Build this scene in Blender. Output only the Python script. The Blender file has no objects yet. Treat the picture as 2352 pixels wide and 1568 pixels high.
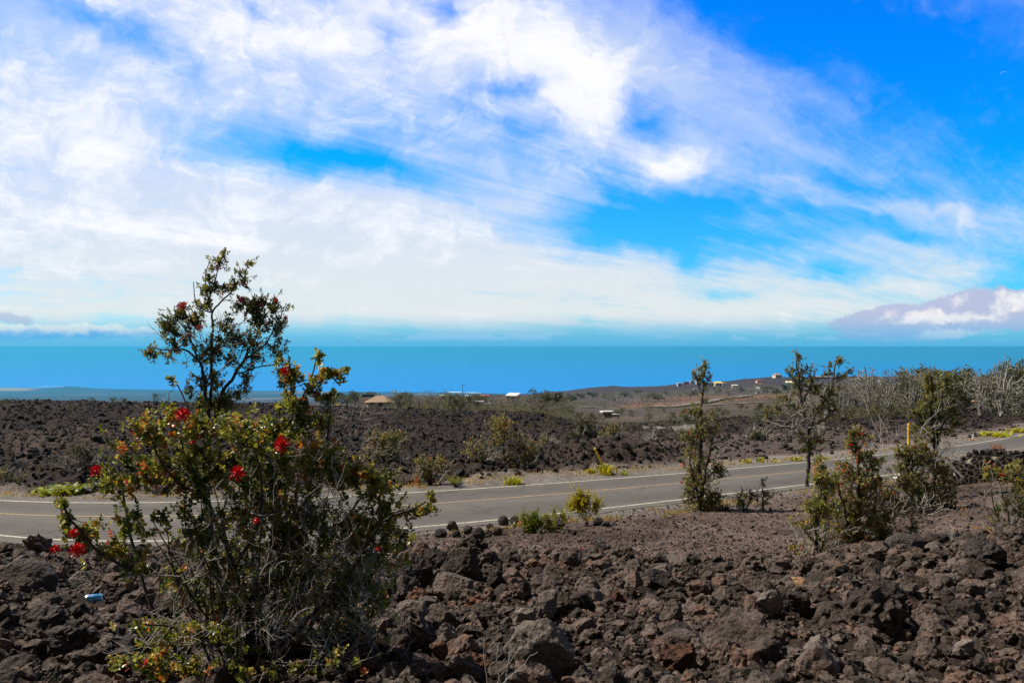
import bpy, bmesh, math, random
import numpy as np
from mathutils import Vector, noise, Matrix

# ------------------------------------------------------------------ camera, sky, sun
S = bpy.context.scene
C = S.collection
K = .0005316          # tangent of one photo unit (the photo read at 2352 units wide, eye level at y = 795)
R = math.radians

cam = bpy.data.cameras.new('camera'); cam.lens = 28.8; cam.sensor_width = 36
cam.clip_start = .1; cam.clip_end = 3e6; cam.shift_y = .005
camo = bpy.data.objects.new('camera', cam); C.objects.link(camo)
camo.location = (0, 0, 0); camo.rotation_euler = (R(90), 0, 0); S.camera = camo

SUN_EL, SUN_AZ = 51, -74
sl = bpy.data.lights.new('sun', 'SUN'); sl.energy = 5; sl.angle = R(.5); sl.color = (1, .93, .82)
so = bpy.data.objects.new('sun', sl); C.objects.link(so)
sv = Vector((math.sin(R(SUN_AZ))*math.cos(R(SUN_EL)), math.cos(R(SUN_AZ))*math.cos(R(SUN_EL)), math.sin(R(SUN_EL))))
so.rotation_euler = sv.to_track_quat('Z', 'Y').to_euler()
S.view_settings.view_transform = 'Standard'; S.view_settings.look = 'None'
S.view_settings.exposure = .5; S.view_settings.gamma = 1
S.cycles.use_denoising = True; S.cycles.denoising_prefilter = 'NONE'
S.cycles.max_bounces = 5; S.cycles.diffuse_bounces = 2; S.cycles.glossy_bounces = 2
S.cycles.transmission_bounces = 3; S.cycles.transparent_max_bounces = 4; S.cycles.volume_bounces = 0
S.cycles.caustics_reflective = False; S.cycles.caustics_refractive = False

W = bpy.data.worlds.new('World'); S.world = W; W.use_nodes = True
nt = W.node_tree; N = nt.nodes; L = nt.links
for n in list(N): N.remove(n)

class NB:
    """small node helper"""
    def __init__(s, nt): s.nt = nt
    def new(s, t, **kw):
        n = s.nt.nodes.new(t)
        for k, v in kw.items(): setattr(n, k, v)
        return n
    def put(s, inp, v):
        if hasattr(v, 'is_output') or isinstance(v, bpy.types.NodeSocket): s.nt.links.new(v, inp)
        else:
            if isinstance(v, (tuple, list)) and len(v) == 3 and inp.type == 'RGBA': v = (*v, 1)
            inp.default_value = v
    def m(s, op, a, b=None, c=None, clamp=False):
        n = s.new('ShaderNodeMath', operation=op, use_clamp=clamp); s.put(n.inputs[0], a)
        if b is not None: s.put(n.inputs[1], b)
        if c is not None: s.put(n.inputs[2], c)
        return n.outputs[0]
    def vm(s, op, a, b=None, sc=None):
        n = s.new('ShaderNodeVectorMath', operation=op); s.put(n.inputs[0], a)
        if b is not None: s.put(n.inputs[1], b)
        if sc is not None: s.put(n.inputs['Scale'], sc)
        return n.outputs[0]
    def noise(s, vec, scale, detail=4, rough=.55, dist=0., typ='FBM', col=False):
        n = s.new('ShaderNodeTexNoise'); n.noise_type = typ
        if vec is not None: s.put(n.inputs['Vector'], vec)
        n.inputs['Scale'].default_value = scale; n.inputs['Detail'].default_value = detail
        n.inputs['Roughness'].default_value = rough; n.inputs['Distortion'].default_value = dist
        return n.outputs['Color' if col else 'Fac']
    def vor(s, vec, scale, feat='F1', out='Distance'):
        n = s.new('ShaderNodeTexVoronoi', feature=feat)
        if vec is not None: s.put(n.inputs['Vector'], vec)
        n.inputs['Scale'].default_value = scale
        return n.outputs[out]
    def ss(s, v, a, b, lo=0., hi=1.):
        n = s.new('ShaderNodeMapRange', interpolation_type='SMOOTHSTEP'); s.put(n.inputs[0], v)
        n.inputs[1].default_value = a; n.inputs[2].default_value = b; n.inputs[3].default_value = lo; n.inputs[4].default_value = hi
        return n.outputs[0]
    def mix(s, f, a, b, blend='MIX'):
        n = s.new('ShaderNodeMix', data_type='RGBA', blend_type=blend); s.put(n.inputs[0], f)
        s.put(n.inputs[6], a); s.put(n.inputs[7], b); return n.outputs[2]
    def ramp(s, f, stops, interp='LINEAR'):
        n = s.new('ShaderNodeValToRGB'); s.put(n.inputs[0], f); r = n.color_ramp; r.interpolation = interp
        while len(r.elements) < len(stops): r.elements.new(.5)
        for e, (p, c) in zip(r.elements, stops): e.position = p; e.color = (*c, 1)
        return n.outputs[0]
    def mapping(s, vec, loc=(0, 0, 0), rot=(0, 0, 0), sc=(1, 1, 1), typ='POINT'):
        n = s.new('ShaderNodeMapping', vector_type=typ); s.put(n.inputs[0], vec)
        n.inputs['Location'].default_value = loc; n.inputs['Rotation'].default_value = rot; n.inputs['Scale'].default_value = sc
        return n.outputs[0]

def make_sky():
    b = NB(nt)
    sky = b.new('ShaderNodeTexSky', sky_type='NISHITA'); sky.sun_disc = False
    sky.sun_elevation = R(SUN_EL); sky.sun_rotation = R(SUN_AZ); sky.altitude = 600
    sky.air_density = 1; sky.dust_density = .3; sky.ozone_density = 2
    d = b.new('ShaderNodeTexCoord').outputs['Generated']
    x = b.new('ShaderNodeSeparateXYZ'); b.put(x.inputs[0], d)
    ay = b.m('MAXIMUM', b.m('ABSOLUTE', x.outputs[1]), .12)
    U = b.m('DIVIDE', x.outputs[0], ay); V = b.m('DIVIDE', b.m('MAXIMUM', x.outputs[2], 0.), ay)
    # sheet coordinates: X right, Y down from the zenith side, thousandths of the photo's width
    X = b.m('MULTIPLY_ADD', U, .001/K, 1.176); Y = b.m('MULTIPLY_ADD', V, -.001/K, .795)
    cv = b.new('ShaderNodeCombineXYZ'); b.put(cv.inputs[0], X); b.put(cv.inputs[1], Y); P0 = cv.outputs[0]
    def warp(P, sc, amt, sx=1.):
        c = b.vm('SUBTRACT', b.noise(P, sc, 4, .6, col=True), (.5, .5, .5))
        return b.vm('ADD', P, b.vm('MULTIPLY', c, (amt*sx, amt, 0)))
    P = warp(warp(P0, 2.2, .22, 1.4), 7, .07, 1.6)
    def blobs(P, lst):
        acc = None
        for cx, cy, rx, ry, rot, amp in lst:
            mp = b.mapping(P, (cx/1000, cy/1000, 0), (0, 0, R(rot)), (rx/1000, ry/1000, 1), 'TEXTURE')
            g = b.new('ShaderNodeTexGradient', gradient_type='SPHERICAL'); b.put(g.inputs[0], mp)
            acc = b.m('MULTIPLY_ADD', g.outputs['Fac'], amp, acc if acc is not None else 0.)
        return acc
    cover = blobs(P, [
        (150, 330, 1250, 900, 0, 1.3), (900, 600, 1500, 330, 4, 1.15), (1180, 120, 420, 270, 28, 1.1), (720, 60, 620, 230, 6, .6),
        (1400, 270, 300, 240, 30, .65), (1720, 290, 860, 190, 30, .85), (1555, 370, 200, 80, 15, .95), (1640, 690, 1200, 120, 5, .75),
        (2020, 615, 480, 90, 6, .75), (1590, 520, 300, 26, 16, .6), (1280, 740, 1500, 70, 1, .5), (2180, 510, 330, 45, 10, .4),
        (2050, 460, 330, 24, 8, .35), (1230, 430, 340, 70, 14, .5),
        (620, 350, 420, 95, 6, -1.05), (860, 385, 330, 50, 10, -.7), (890, 95, 100, 75, 50, -.8), (1215, 215, 110, 60, 0, -.85),
        (180, 20, 300, 55, 24, -.55), (330, 120, 260, 70, 35, -.6), (590, 10, 120, 45, 30, -.7), (1005, 20, 60, 60, 60, -.8),
        (1500, 270, 80, 90, 0, -.8), (1110, 240, 190, 45, -4, -.7), (1270, 345, 330, 45, 14, -.6), (1320, 400, 420, 36, 12, -.65),
        (1470, 505, 270, 75, 10, -1.3), (1720, 545, 480, 80, 14, -1.0), (1850, 475, 560, 75, 12, -.7), (1930, 628, 200, 34, 8, -.7),
        (1650, 652, 110, 20, 0, -.5), (2330, 655, 230, 60, -5, -.9), (2010, 405, 300, 40, 14, -.5), (1900, 30, 900, 180, 24, -.55),
        (300, 640, 900, 22, 2, -.35), (1250, 690, 700, 18, 3, -.3), (1080, 770, 2600, 45, 0, -.5), (280, 700, 700, 16, 1, -.3)])
    thick = blobs(P, [(720, 70, 560, 190, 5, 1.0), (1190, 110, 330, 220, 28, 1.3), (1390, 260, 240, 190, 30, 1.1), (1545, 360, 130, 60, 15, 1.3),
        (100, 250, 700, 420, 0, .8), (850, 280, 420, 110, 5, .8), (250, 520, 900, 200, 0, .6), (1050, 520, 600, 140, 5, .55), (1150, 165, 120, 60, 0, .5)])
    # cirrus drawn out along the wind on a high flat layer, so the streaks converge to the right horizon
    iv = b.m('DIVIDE', 1., b.m('ADD', V, .055)); qx = b.m('MULTIPLY', U, iv)
    ca_ = b.m('ADD', b.m('MULTIPLY', qx, .66), b.m('MULTIPLY', iv, .75)); cb_ = b.m('SUBTRACT', b.m('MULTIPLY', qx, .75), b.m('MULTIPLY', iv, .66))
    q = b.new('ShaderNodeCombineXYZ'); b.put(q.inputs[0], b.m('MULTIPLY', ca_, .22)); b.put(q.inputs[1], cb_); Q0 = q.outputs[0]
    Qw = b.vm('ADD', Q0, b.vm('SCALE', b.vm('SUBTRACT', b.noise(Q0, 1.1, 3, .5, col=True), (.5, .5, .5)), sc=.55))
    w1 = b.noise(Qw, 1.15, 8, .60, .2)
    w2 = b.noise(b.vm('MULTIPLY', Qw, (1., 2.1, 1.)), 3.0, 8, .66, .3)
    puff = b.noise(b.vm('MULTIPLY', P, (1., 1.35, 1.)), 6.5, 8, .60, .15)
    fine = b.noise(b.vm('MULTIPLY', P, (1., 1.6, 1.)), 26, 6, .68)
    streak = b.ss(Y, .12, .42, .55, 1.15)
    tex = b.m('ADD', b.m('MULTIPLY', b.m('ADD', b.m('MULTIPLY', b.m('SUBTRACT', w1, .5), 1.7), b.m('MULTIPLY', b.m('SUBTRACT', w2, .5), .9)), streak), b.m('ADD', b.m('MULTIPLY', b.m('SUBTRACT', puff, .5), 1.0), b.m('MULTIPLY', b.m('SUBTRACT', fine, .5), .35)))
    a = b.m('ADD', b.m('SUBTRACT', cover, .05), tex)
    alpha = b.m('MULTIPLY', b.m('MULTIPLY', b.ss(a, -.35, 1.35), .96), b.ss(V, .002, .036, .15, 1.))
    body = b.ss(b.m('ADD', b.m('MULTIPLY', thick, .85), b.m('ADD', b.m('MULTIPLY', b.m('SUBTRACT', puff, .5), 2.6), b.m('ADD', b.m('MULTIPLY', b.m('SUBTRACT', w1, .5), 1.3), b.m('MULTIPLY', b.m('SUBTRACT', fine, .5), .9)))), .15, 1.25)
    low = b.ss(Y, .35, .72)
    veil = b.mix(low, (4.6, 5.3, 6.7), (5.6, 5.9, 6.0))
    cloud = b.mix(body, veil, (7.3, 7.2, 7.3))
    # the blue behind
    tint = b.ramp(b.m('MULTIPLY', V, 2.2), [(0, (.34, .74, 1.02)), (.10, (.18, .78, 1.12)), (.5, (.01, .82, 1.55)), (1, (.0, .72, 1.9))])
    blue = b.vm('MULTIPLY', b.vm('MULTIPLY', sky.outputs[0], tint), (SKY_GAIN,)*3)
    col = b.mix(alpha, blue, cloud)
    # unseen sky overhead and behind: added cloud, dimmed to keep ambient low and neutral
    back = b.m('MAXIMUM', b.ss(V, .50, .85), b.ss(x.outputs[1], .05, -.05))
    oc = b.ss(b.noise(d, 2.2, 5, .6), .34, .56)
    col = b.mix(back, col, b.mix(b.m('MULTIPLY', oc, .85), b.vm('MULTIPLY', sky.outputs[0], (.15, .22, .3)), (1.25, 1.15, 1.05)))
    # horizon cumulus, crisp edged
    Pc = warp(warp(P0, 9, .05, 1.2), 34, .018)
    pn = b.noise(b.vm('MULTIPLY', Pc, (1, 1.7, 1)), 22, 7, .6, .1)
    def bank(lst, k, lo, hi):
        return b.ss(b.m('ADD', blobs(Pc, lst), b.m('MULTIPLY', b.m('SUBTRACT', pn, .5), k)), lo, hi)
    right = bank([(2120, 735, 260, 60, -4, 1.2), (2290, 705, 190, 62, 0, 1.2), (2080, 765, 200, 32, 0, .6), (2500, 715, 260, 70, 0, 1.2), (1990, 722, 120, 22, -12, .6)], 1.15, .3, .62)
    lit = b.ss(b.m('ADD', blobs(Pc, [(2110, 728, 130, 30, 0, 1.), (2200, 768, 190, 24, 0, 1.1), (2250, 730, 110, 22, 0, .9), (2360, 690, 120, 36, 0, 1.1), (2200, 690, 60, 24, 0, .5)]), b.m('MULTIPLY', b.m('SUBTRACT', pn, .5), 1.6)), .25, .85)
    col = b.mix(b.m('MULTIPLY', right, .93), col, b.mix(lit, (3.5, 3.8, 5.3), (6.7, 6.4, 6.4)))
    left = bank([(150, 762, 250, 26, 0, 1.3), (330, 768, 130, 18, 0, .8), (-80, 760, 260, 30, 0, 1.3)], .9, .24, .7)
    toplit = b.ss(b.m('ADD', Y, b.m('MULTIPLY', b.m('SUBTRACT', pn, .5), .05)), .775, .752)
    col = b.mix(b.m('MULTIPLY', b.m('MULTIPLY', left, b.ss(Y, .70, .74)), b.ss(Y, .792, .768)), col, b.mix(toplit, (1.3, 3.2, 6.2), (6.9, 6.9, 6.1)))
    puffs = bank([(45, 730, 60, 20, 0, 1.1), (10, 722, 40, 18, 0, .9), (2050, 792, 90, 9, 0, .6)], .7, .35, .8)
    col = b.mix(b.m('MULTIPLY', puffs, .6), col, (3.4, 3.4, 4.9))
    tn = b.noise(b.mapping(P0, (0, 0, 0), (0, 0, 0), (1, 3.6, 1)), 15, 6, .62)
    rowm = b.m('MULTIPLY', b.m('MULTIPLY', b.ss(Y, .758, .772), b.ss(Y, .785, .777)), b.ss(b.m('ADD', tn, blobs(P0, [(1080, 770, 340, 30, 0, .25), (1900, 776, 500, 30, 0, .08)])), .54, .66))
    col = b.mix(b.m('MULTIPLY', rowm, .8), col, (5.2, 6.2, 6.6))
    hz = b.ss(V, .045, .0)
    col = b.mix(b.m('MULTIPLY', hz, .85), col, HORIZON)
    bg = b.new('ShaderNodeBackground'); b.put(bg.inputs[0], col); bg.inputs[1].default_value = .1
    o = b.new('ShaderNodeOutputWorld'); b.put(o.inputs[0], bg.outputs[0])
SKY_GAIN = .95
HORIZON = (.50, 3.15, 5.6)
make_sky()

# ------------------------------------------------------------------ small numpy toolkit
rng = np.random.default_rng(7)
random.seed(7)
def _h(ix, iy, s):
    a = (ix.astype(np.int64)*374761393 + iy.astype(np.int64)*668265263 + s*974634777) & 0xffffffff
    a = ((a ^ (a >> 13))*1274126177) & 0xffffffff
    a = ((a ^ (a >> 16))*2246822519) & 0xffffffff
    return ((a ^ (a >> 15)) & 0xffffff)/float(0xffffff)
def vnoise(x, y, s=0):
    ix = np.floor(x); iy = np.floor(y); fx = x-ix; fy = y-iy
    fx = fx*fx*(3-2*fx); fy = fy*fy*(3-2*fy)
    a = _h(ix, iy, s); b = _h(ix+1, iy, s); c = _h(ix, iy+1, s); d = _h(ix+1, iy+1, s)
    return (a*(1-fx)+b*fx)*(1-fy)+(c*(1-fx)+d*fx)*fy
def fbm(x, y, o=4, s=0, r=.5):
    v = 0; a = 1; t = 0
    for i in range(o):
        v = v+a*vnoise(x*1.0+17.3*i, y+9.1*i, s+i); t += a; a *= r
        x, y = (x*.8-y*.6)*2.03, (x*.6+y*.8)*2.03
    return v/t
def worley(x, y, s=0):
    ix = np.floor(x); iy = np.floor(y); best = np.full(np.shape(x), 9.)
    for dx in (-1, 0, 1):
        for dy in (-1, 0, 1):
            cx = ix+dx; cy = iy+dy
            px = cx+_h(cx, cy, s); py = cy+_h(cx, cy, s+5)
            best = np.minimum(best, (px-x)**2+(py-y)**2)
    return np.sqrt(best)
def sst(a, b, x):
    t = np.clip((x-a)/(b-a), 0, 1); return t*t*(3-2*t)

# terrain profile: for each bearing, distance -> apparent height of the ground
PROF = {
 0:    [(4.6,1567),(7,1392),(10.5,1332),(14,1299),(18,1268),(20,1236),(26,1150),(28.5,1122),(35,1073),(45,1020),(60,976),(75,950),(95,930),(120,921),(140,922),(200,935),(350,940),(600,940),(1000,938),(2500,932),(5000,920),(8000,908),(10000,900),(12000,889)],
 600:  [(4.6,1567),(7,1388),(10.5,1325),(14,1288),(18,1252),(20.5,1224),(26,1141),(30,1107),(35,1073),(45,1022),(60,976),(95,940),(120,929),(145,925),(200,937),(350,940),(600,938),(1000,936),(2500,932),(5000,921),(8000,909),(10000,901),(11800,894)],
 1000: [(4.6,1567),(7,1390),(10.5,1297),(12,1285),(14,1267),(17,1248),(21.4,1208),(26.7,1135),(30,1107),(36,1077),(45,1040),(60,1002),(80,965),(100,951),(140,940),(200,937),(350,927),(600,918),(1000,912),(2500,912),(5000,910),(8000,905),(10700,900)],
 1200: [(4.6,1567),(7,1390),(10.5,1294),(12,1283),(14,1264),(18,1226),(22.5,1192),(27.7,1112),(31,1090),(36,1066),(45,1034),(60,999),(80,968),(100,953),(140,944),(200,942),(350,930),(600,915),(1000,909),(2500,906),(5000,908),(8000,906),(10300,904)],
 1400: [(4.6,1567),(7,1390),(10.5,1290),(12,1282),(14,1262),(16,1240),(20,1203),(24,1168),(29.5,1097),(33,1070),(38,1048),(45,1032),(60,1012),(80,995),(110,984),(140,968),(205,955),(350,938),(600,920),(1000,905),(1500,893),(2200,888),(3000,894),(5000,903),(10000,910)],
 1800: [(4.6,1567),(7,1390),(10.5,1293),(12,1282),(14,1262),(18,1218),(22,1178),(28,1120),(34.7,1064),(40,1036),(50,1008),(60,989),(80,976),(100,965),(140,950),(200,935),(350,917),(600,903),(1000,884),(1400,865),(2000,880),(4000,900),(10000,912)],
 2100: [(4.6,1567),(7,1390),(10.5,1302),(12,1272),(14,1240),(18,1192),(22,1152),(27,1120),(32.7,1078),(39.1,1038),(43,1014),(50,993),(60,976),(75,965),(100,955),(140,940),(200,925),(350,905),(600,893),(1000,880),(1400,863),(2000,878),(4000,900),(10000,912)],
 2352: [(4.6,1567),(7,1390),(10.5,1292),(12,1256),(14,1212),(18,1162),(22,1122),(26,1098),(31,1072),(36,1050),(48.8,997),(53,985),(62,969),(75,962),(100,950),(140,935),(200,920),(350,900),(600,888),(1000,875),(1400,862),(2000,878),(4000,900),(10000,912)],
}
_xs = np.array(sorted(PROF)); _ld = np.linspace(math.log(1.), math.log(16000), 900)
_T = []
for k in _xs:
    d = np.array([p[0] for p in PROF[k]], float); y = np.array([p[1] for p in PROF[k]], float)
    z = -(y-795)*K*d
    dd = np.concatenate([[1., 2.5], d, [d[-1]*1.03, 16500]]); zz = np.concatenate([[-1.68, -1.72], z, [min(z[-1]-12, -560), -640]])
    t = np.interp(np.exp(_ld), dd, zz)
    q = t/np.exp(_ld); ker = np.hanning(11); ker /= ker.sum()
    qs = np.convolve(np.pad(q, 5, mode='edge'), ker, 'valid')
    m = sst(4500, 7000, np.exp(_ld)); _T.append(qs*(1-m)+q*m)
_T = np.array(_T)
def xd_of(x, y): return 1176+x/np.maximum(y, .5)/K
def base_z(x, y):
    y = np.asarray(y, float); x = np.asarray(x, float)
    yy = np.maximum(y, 1.0); xd = np.clip(xd_of(x, np.maximum(y, 3.0)), 0, 2352)
    j = np.clip(np.searchsorted(_xs, xd)-1, 0, len(_xs)-2)
    f = (xd-_xs[j])/(_xs[j+1]-_xs[j]); f = f*f*(3-2*f)*.5+f*.5
    t = np.clip((np.log(yy)-_ld[0])/(_ld[1]-_ld[0]), 0, len(_ld)-1.001); i = t.astype(int); g = t-i
    q = (_T[j, i]*(1-g)+_T[j, i+1]*g)*(1-f)+(_T[j+1, i]*(1-g)+_T[j+1, i+1]*g)*f
    return q*yy

# road edge lines, read off the photograph and laid on the road plane z = -(4.27 + .02 y)
NEAR = [(0,1234.5),(388,1231),(912,1212),(1275,1182),(1550,1154),(1713,1130),(1859,1106.5),(2042,1083.5)]
YEL = [(0,1181),(403,1177),(993,1159),(1550,1111),(1658,1099),(1859,1078),(2042,1060)]
FAR = [(0,1149),(388,1149),(942,1136),(1202,1112),(1550,1085),(1676,1074),(1852,1059),(2013,1048),(2170,1028),(2262,1009.5),(2352,997)]
def lay(pts):
    o = []
    for xd, yd in pts:
        y = 4.27/((yd-795)*K-.02); o.append(((xd-1176)*K*y, y))
    return np.array(o)
nr, ye, fa = lay(NEAR), lay(YEL), lay(FAR)
def fit(P, xs, deg):
    c = np.polyfit(P[:, 0], P[:, 1], deg); return np.polyval(c, xs)
gx = np.linspace(-16, 32, 97)
yF = fit(fa, gx, 4)
nrx = np.vstack([nr, [[24.0, 36.6], [31, 42.5]]]); yN = fit(nrx, gx, 4)
yex = np.vstack([ye, [[25.5, 40.6], [30.5, 45]]]); yY = fit(yex, gx, 4)
# straight continuation at both ends
def ext(y):
    a = (y[1]-y[0])/(gx[1]-gx[0]); b = (y[-1]-y[-3])/(gx[-1]-gx[-3])
    lx = np.linspace(-70, -16.5, 60); rx = np.linspace(32.5, 90, 60)
    return np.concatenate([y[0]+.0*(lx-gx[0]), y, y[-1]+b*(rx-gx[-1])])
RX = np.concatenate([np.linspace(-70, -16.5, 60), gx, np.linspace(32.5, 90, 60)])
RN, RY, RF = ext(yN), ext(yY), ext(yF)
def road_z(y): return -(4.27+.02*y)
def road_t(x, y):
    n = np.interp(x, RX, RN); f = np.interp(x, RX, RF)
    s = np.gradient((RN+RF)/2, RX); c = 1/np.sqrt(1+np.interp(x, RX, s)**2)
    return np.maximum(n-y, y-f)*c, (y > (n+f)/2)

CR = ([0, 600, 900, 1000, 1400, 1800, 2100, 2352], [18.3, 17, 13, 10.7, 10.8, 10.4, 11.4, 12.8])
def zones(x, y):
    xd = xd_of(x, y); t, far = road_t(x, y)
    wob = fbm(x*.5, y*.5, 3, 31)-.5
    rub = 1-sst(-.5, .7, y-np.interp(xd, *CR)+wob*2.2)
    road = 1-sst(.5, 1.6, t+wob*.8); road = np.where(y < 3, 0, road)
    sh = (1-sst(1.6, 3.0, t+wob*1.6))*np.where(far, 1, .55+.45*sst(500, 1000, -xd+1500))
    cind = sst(1480, 1640, xd)*(1-sst(52, 66, y+wob*12))
    lava = np.where(far, 1., 0.)*sst(1.2, 3.5, t+wob)*(1-cind*.85)
    return xd, t, far, rub, road, sh, cind, lava
def H(x, y, detail=True):
    x = np.asarray(x, float); y = np.asarray(y, float)
    xd, t, far, rub, road, sh, cind, lava = zones(x, y)
    z = base_z(x, y)
    rz = road_z(y)-.012
    bl = 1-sst(.6, np.where(far, 3.5, 2.6), t); bl = np.where(y < 8, 0, bl)
    z = z*(1-bl)+rz*bl
    if detail:
        n1 = fbm(x*1.1, y*1.1, 5, 3, .55)-.5; n2 = fbm(x*.28, y*.28, 4, 9)-.5
        rug = 1-worley(x*2.1+n1*2, y*2.1, 4)
        amp = sst(.6, 3, t)*np.where(y < 3, 1, 1)
        near = rub*(n1*.36+(rug-.5)*.14)
        flat = (1-rub)*(1-lava)*(fbm(x*6, y*6, 3, 12)-.5)*.07*amp
        lv = lava*((fbm(x*.7, y*.5, 6, 21, .66)-.5)*1.0+(.5-worley(x*1.4+n1, y*1.0, 8))*.24+n2*1.0)*(1-.75*sst(90, 160, y))
        bank = rub*.13*np.exp(-((y-np.interp(xd, *CR)+1.1)/1.0)**2)*sst(800, 1000, xd)
        ridge = .55*np.exp(-((t-5.5)/2.6)**2)*np.where(far, 1, 0)*sst(980, 1080, xd)*(1-sst(1480, 1560, xd))*(.4+1.2*vnoise(x*.45, y*.45, 77))
        farn = sst(100, 180, y)*(1-sst(4000, 7000, y))*(fbm(x*.02, y*.012, 5, 40)-.5)*y*.006
        z = z+bank+(near+flat)*np.where(y < 8, 1, sst(.8, 2, t))+lv+ridge+farn
    return z
def hit(xd, yd, lo=2.5, hi=12000):
    """ground point seen in the direction (xd, yd)"""
    ys = np.exp(np.linspace(math.log(lo), math.log(hi), 3000)); xs = (xd-1176)*K*ys
    z = H(xs, ys, False); yp = 795-z/(K*ys)
    i = np.nonzero(yp <= yd)[0]
    i = i[0] if len(i) else len(ys)-1
    return float(xs[i]), float(ys[i]), float(H(xs[i:i+1], ys[i:i+1])[0])

def mk(name, V, faces, mat=None, parent=None, attrs=None, smooth=False, loc=None, mats=None, midx=None):
    """mesh object from arrays; faces = list of (n,k) index arrays"""
    me = bpy.data.meshes.new(name); V = np.asarray(V, np.float32)
    faces = [np.asarray(f, np.int32) for f in (faces if isinstance(faces, list) else [faces]) if len(f)]
    me.vertices.add(len(V)); me.vertices.foreach_set('co', V.ravel())
    nl = sum(f.size for f in faces); npol = sum(len(f) for f in faces)
    me.loops.add(nl); me.polygons.add(npol)
    me.loops.foreach_set('vertex_index', np.concatenate([f.ravel() for f in faces]))
    st = []; o = 0
    for f in faces: st.append(o+np.arange(len(f), dtype=np.int32)*f.shape[1]); o += f.size
    me.polygons.foreach_set('loop_start', np.concatenate(st))
    for k, a in (attrs or {}).items():
        a = np.asarray(a, np.float32)
        at = me.attributes.new(k, 'FLOAT' if a.ndim == 1 else 'FLOAT_COLOR', 'POINT')
        at.data.foreach_set('value' if a.ndim == 1 else 'color', a.ravel())
    me.polygons.foreach_set('use_smooth', np.full(npol, smooth))
    me.update(calc_edges=True); me.validate()
    for m in (mats or ([mat] if mat else [])): me.materials.append(m)
    if midx is not None: me.polygons.foreach_set('material_index', np.asarray(midx, np.int32))
    ob = bpy.data.objects.new(name, me); C.objects.link(ob)
    if parent is not None: ob.parent = parent
    if loc is not None: ob.location = loc
    return ob
def thing(name, label, cat, loc=(0, 0, 0), group=None, rz=0):
    o = bpy.data.objects.new(name, None); C.objects.link(o); o.empty_display_size = .2
    o.location = loc; o.rotation_euler = (0, 0, rz); tag(o, label, cat, group); return o
def tag(o, label, cat, group=None):
    o['label'] = label; o['category'] = cat
    if group: o['group'] = group
    return o
def kind(o, k): o['kind'] = k; return o
def dup(root, loc, rz=0, sc=1., label=None, group=None, cat=None):
    r = root.copy(); C.objects.link(r); r.location = loc; r.rotation_euler = (0, 0, rz); r.scale = sc if isinstance(sc, tuple) else (sc,)*3
    if label: r['label'] = label
    if group: r['group'] = group
    if cat: r['category'] = cat
    for ch in root.children:
        c = ch.copy(); C.objects.link(c); c.parent = r
        for g in ch.children:
            d = g.copy(); C.objects.link(d); d.parent = c
    return r

# ------------------------------------------------------------------ materials
def mat(name):
    m = bpy.data.materials.new(name); m.use_nodes = True; t = m.node_tree
    for n in list(t.nodes): t.nodes.remove(n)
    b = NB(t); o = b.new('ShaderNodeOutputMaterial'); p = b.new('ShaderNodeBsdfPrincipled'); b.put(o.inputs[0], p.outputs[0])
    return m, b, p, o
def plain(name, col, rough=.7, var=.12, scale=6, bump=0., metal=0., spec=.4):
    m, b, p, o = mat(name); tc = b.new('ShaderNodeTexCoord').outputs['Object']
    n = b.noise(tc, scale, 4)
    b.put(p.inputs['Base Color'], b.mix(n, tuple(c*(1-var) for c in col), tuple(min(1, c*(1+var)) for c in col)))
    p.inputs['Roughness'].default_value = rough; p.inputs['Metallic'].default_value = metal; p.inputs['Specular IOR Level'].default_value = spec
    if bump:
        bp = b.new('ShaderNodeBump'); bp.inputs['Strength'].default_value = .6; bp.inputs['Distance'].default_value = bump
        b.put(bp.inputs['Height'], n); b.put(p.inputs['Normal'], bp.outputs[0])
    return m
def rock_mat(name, stops, bump=.012, rough=.9, freq=1.):
    m, b, p, o = mat(name)
    tone = b.new('ShaderNodeAttribute', attribute_name='tone').outputs['Fac']
    rnd = b.new('ShaderNodeObjectInfo').outputs['Random']
    geo = b.new('ShaderNodeNewGeometry').outputs['Position']
    f = b.m('FRACT', b.m('ADD', tone, rnd))
    big = b.noise(geo, 3.2*freq, 4, .6); fine = b.noise(geo, 42*freq, 6, .7); mid = b.noise(geo, 13*freq, 5, .65, .3)
    k = b.m('ADD', b.m('MULTIPLY', f, .62), b.m('ADD', b.m('MULTIPLY', b.m('SUBTRACT', mid, .5), .85), b.m('MULTIPLY', b.m('SUBTRACT', big, .5), .5)))
    c = b.ramp(b.m('ADD', k, .17), stops)
    c = b.mix(1., c, b.ramp(fine, [(.28, (.45, .45, .45)), (.5, (.95, .95, .95)), (.72, (1.6, 1.55, 1.5))]), 'MULTIPLY')
    b.put(p.inputs['Base Color'], c); p.inputs['Roughness'].default_value = rough; p.inputs['Specular IOR Level'].default_value = .25
    h = b.m('ADD', b.m('MULTIPLY', mid, 1.6), b.m('ADD', b.m('MULTIPLY', fine, .8), b.m('MULTIPLY', b.vor(geo, 30*freq), .9)))
    bp = b.new('ShaderNodeBump'); bp.inputs['Strength'].default_value = 1.; bp.inputs['Distance'].default_value = bump*1.6
    b.put(bp.inputs['Height'], h); b.put(p.inputs['Normal'], bp.outputs[0])
    return m
LAVA = [(0, (.015, .011, .009)), (.28, (.040, .029, .023)), (.48, (.078, .057, .046)), (.64, (.112, .088, .074)), (.84, (.120, .062, .042)), (1, (.20, .172, .152))]
M_rock = rock_mat('lava_rock', LAVA)
M_grey = rock_mat('grey_rock', [(0, (.075, .060, .050)), (.5, (.135, .110, .095)), (1, (.20, .17, .15))], .010)
M_dark = rock_mat('dark_rock', [(0, (.02, .017, .016)), (.5, (.042, .034, .031)), (1, (.085, .068, .06))], .014)
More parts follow.
